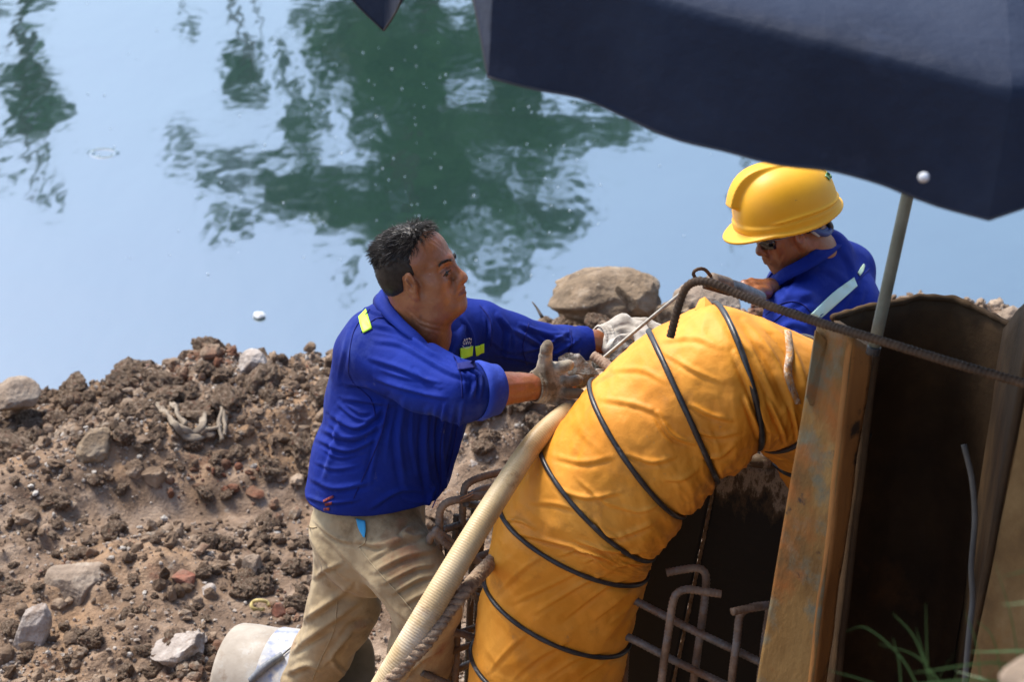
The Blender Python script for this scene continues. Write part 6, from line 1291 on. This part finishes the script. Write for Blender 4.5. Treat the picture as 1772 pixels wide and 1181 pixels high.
# ================================================================== PARASOLS
NAVY = mat('navy_canvas', [(.3, (.009, .014, .030)), (.5, (.014, .021, .042)), (.7, (.024, .034, .060))], scale=3, detail=6, rough=.75, bump=.35, bscale=7, bdist=.04, spec=.2, sheen=.0, mottle=[((.03, .04, .07, 1), 6, .6, .8, 3)])
HEM = mat('grey_hem', [(.3, (.03, .03, .036)), (.7, (.055, .053, .06))], rough=.8)
POLE = mat('olive_grey_pole', [(.3, (.13, .14, .11)), (.7, (.21, .22, .18))], scale=20, rough=.4, metal=.2)
def parasol(label, T1, T2, hub, vh, scal, T0=None, tiltdir=None, n_override=None, seed=1, first=False, poleb=None, skew=(0, 0, 0)):
    T1, T2, hub = map(np.asarray, (T1, T2, hub)); A = np.array([0, 0, vh])
    root_ = root('parasol', label, 'parasol', poleb if poleb is not None else (hub[0], hub[1], hub[2]-.3), 'navy parasols over the workers' if False else None)
    R1, R2 = T1+A, T2+A; a1 = math.atan2(*(R1-hub)[[1, 0]]); a2 = math.atan2(*(R2-hub)[[1, 0]]); st = (a2-a1+math.pi) % (2*math.pi)-math.pi
    n = n_override or max(5, round(2*math.pi/abs(st))); rad_ = [np.linalg.norm((R1-hub)[:2]), np.linalg.norm((R2-hub)[:2])]; st_rest = (2*math.pi-abs(st))/(n-1)*np.sign(st)
    rim = [R1, R2]
    # plane through R1,R2 for the rest of the rim
    for k in range(2, n):
        a = a2+st_rest*(k-1); fr_ = (k-1)/(n-1); r_ = rad_[1]*(1-fr_)+rad_[0]*fr_; z = R2[2]*(1-fr_)+R1[2]*fr_
        rim.append(np.array([hub[0]+r_*math.cos(a), hub[1]+r_*math.sin(a), z]))
    if T0 is not None: rim[-1] = np.asarray(T0)+A; rim[-2] = P(330, -40, 3.35)+A
    ns, nr = 30, 16; rng = np.random.default_rng(seed)
    for k in range(n):
        a, b = rim[k], rim[(k+1) % n]; s = np.linspace(0, 1, ns+1)[:, None, None]; q = np.linspace(0, 1, nr+1)[None, :, None]
        e = a*(1-s)+b*s; g = hub*(1-q)+e*q; sag = .035*np.sin(math.pi*s)*np.sin(math.pi*q); g[..., 2] -= sag[..., 0]; g[..., 2] += (.012*noise(g*4, seed)+.005*noise(g*11, seed+1))*np.sin(math.pi*np.clip(s[..., 0], .0, 1))*(1-.85*q[..., 0]**2)
        hv = 10; w = np.linspace(0, 1, hv+1)[None, 1:, None]; e0 = g[:, -1:, :]; out = nrm(((a+b)/2-hub)*[1, 1, 0])
        sc_k = scal if k == 0 else .97; drop = vh*(1-.045*np.sin(math.pi*s)*np.sin(math.pi*s*3.3)+.02*np.sin(s*23)*np.sin(math.pi*s)) if k == 0 else vh*(np.interp(s, [0, .25, .38, .75, .87, 1], [1, .6, .05, .05, .4, 1]) if k == n-1 else np.interp(1-s if k == n-2 else np.minimum(s, 1-s), [0, .3, .45, 1], [1, .6, .05, .05]))
        val = e0-np.array([0, 0, 1.])*w*drop + out*(.012*np.sin(math.pi*s)*np.sin(w*2.0)*noise(np.stack([s[..., 0]*5+k*7+0*w[..., 0], w[..., 0]*2+0*s[..., 0], 0*s[..., 0]+0*w[..., 0]], -1), seed+3)[..., None]) 
        G = np.concatenate([g, val], 1); v = G.reshape(-1, 3); m_ = G.shape[1]; i, j = np.meshgrid(np.arange(ns), np.arange(m_-1), indexing='ij')
        f = np.stack([i*m_+j, (i+1)*m_+j, (i+1)*m_+j+1, i*m_+j+1], -1).reshape(-1, 4); v2 = v-np.array([0, 0, .0025])-out*.0012; kk = len(v)
        fa = f.tolist()+[[x+kk for x in q_[::-1]] for q_ in f.tolist()]
        obj('canopy_panel', mesh_np('panel', np.concatenate([v, v2]), fa), NAVY, root_)
        hv_, hf = tube([q_ for q_ in G[:, -1]][::3]+[G[-1, -1]], .0022, 6, .02); obj('hem', mesh_np('hem', hv_, hf), HEM, root_)
        rb_, rf_ = tube([hub-[0, 0, .02], a*.98+hub*.02-[0, 0, .02]], .004, 6, .05); obj('rib', mesh_np('rib', rb_, rf_), POLE, root_)
    return root_, rim
pb0 = P(1512, 603, 3.50); pdir = nrm(P(1571, 335, 3.40)-pb0); hub = pb0+pdir*.98
par, rim = parasol('large navy blue parasol shading the sheet pile, its edge slanting across the upper right', P(845, 133, 2.72), P(1711, 380, 2.50), hub, .18, .0, T0=P(664, 52, 3.32), seed=3, poleb=pb0)
v, f = tube([pb0, hub+pdir*.03], .0115, 16, .05); obj('pole', mesh_np('pole', v, f), POLE, par)
v, f = tube([pb0-pdir*.012, pb0+pdir*.004], .0128, 14, .004); obj('pole_cap', mesh_np('cap', v, f), BLK, par)
bt = P(1600, 306, 2.47); v, f = tube([bt+FWD*.01, bt, bt-FWD*.006], [.007, .007, .004], 14, .003); obj('snap_button', mesh_np('button', v*1.0, f), mat('pale_button', [(.3, (.5, .52, .55)), (.7, (.6, .62, .65))], rough=.5), par)
# ================================================================== GRASS ON THE NEAR BANK
GRASS = mat('grass_blade', [(.3, (.03, .065, .018)), (.7, (.07, .13, .035))], scale=4, rough=.5, bump=0)
rng = np.random.default_rng(4); mb = MB()
for k in range(230):
    x, y = rng.normal(.70, .16), rng.normal(1.9, .12); z = float(ground_z(x, y)); L = rng.uniform(.05, .17)*(1.2 if rng.random() < .3 else .8); d = nrm([rng.normal()*.9-.35, rng.normal()*.5+.2, 1.0]); b = np.array([x, y, z-.01])
    c = b+d*L*.55+[0, 0, .02]; e = b+d*L+np.array([d[0], d[1], -.55])*L*.5; w = rng.uniform(.0015, .0035); sd_ = nrm(np.cross(d, FWD))
    pts = catmull([b, c, e], 9); ww = w*np.sqrt(np.linspace(1, 0.01, 9)); v = np.concatenate([pts-sd_*ww[:, None], pts+sd_*ww[:, None]]); f = [[i, i+1, i+10, i+9] for i in range(8)]; mb.add(v, f)
obj('bank_grass', mb.mesh('grass', True), GRASS, kind='stuff')
mb = MB()
for (pp_) in ([(1600, 1215), (1560, 1140), (1500, 1088), (1462, 1094)], [(1610, 1215), (1604, 1130), (1602, 1045)], [(1620, 1215), (1585, 1110), (1545, 1062)], [(1600, 1215), (1655, 1130), (1740, 1062)], [(1630, 1215), (1600, 1140), (1585, 1088)], [(1770, 1215), (1752, 1080), (1722, 975)], [(1590, 1215), (1500, 1180), (1430, 1160)], [(1650, 1215), (1590, 1140), (1520, 1115)], [(1690, 1215), (1730, 1140), (1790, 1100)], [(1560, 1215), (1556, 1150), (1545, 1105)], [(1640, 1215), (1660, 1160), (1700, 1120)], [(1700, 1215), (1690, 1120), (1670, 1060)], [(1740, 1215), (1720, 1110), (1690, 1075)]):
    b3 = [P(x, y, 2.45) for (x, y) in pp_]; pts = catmull(b3, 16); ww = .0013*np.sqrt(np.linspace(1, .02, 16)); v = np.concatenate([pts-UPV*ww[:, None]*.7-RGT*ww[:, None]*.7, pts+UPV*ww[:, None]*.7+RGT*ww[:, None]*.7]); f = [[i, i+1, i+17, i+16] for i in range(15)]; mb.add(v, f)
    g0 = b3[0]; gz = float(ground_z(g0[0], g0[1])); v, f = tube([g0, [g0[0]+.01, g0[1]-.01, (g0[2]+gz)/2], [g0[0]+.015, g0[1]-.02, gz-.01]], .0011, 5, .03); mb.add(v, f)
obj('tall_grass_tuft', mb.mesh('tuft', True), GRASS, label='thin green grass stems arching in front of the sheet pile at lower right', cat='grass tuft')
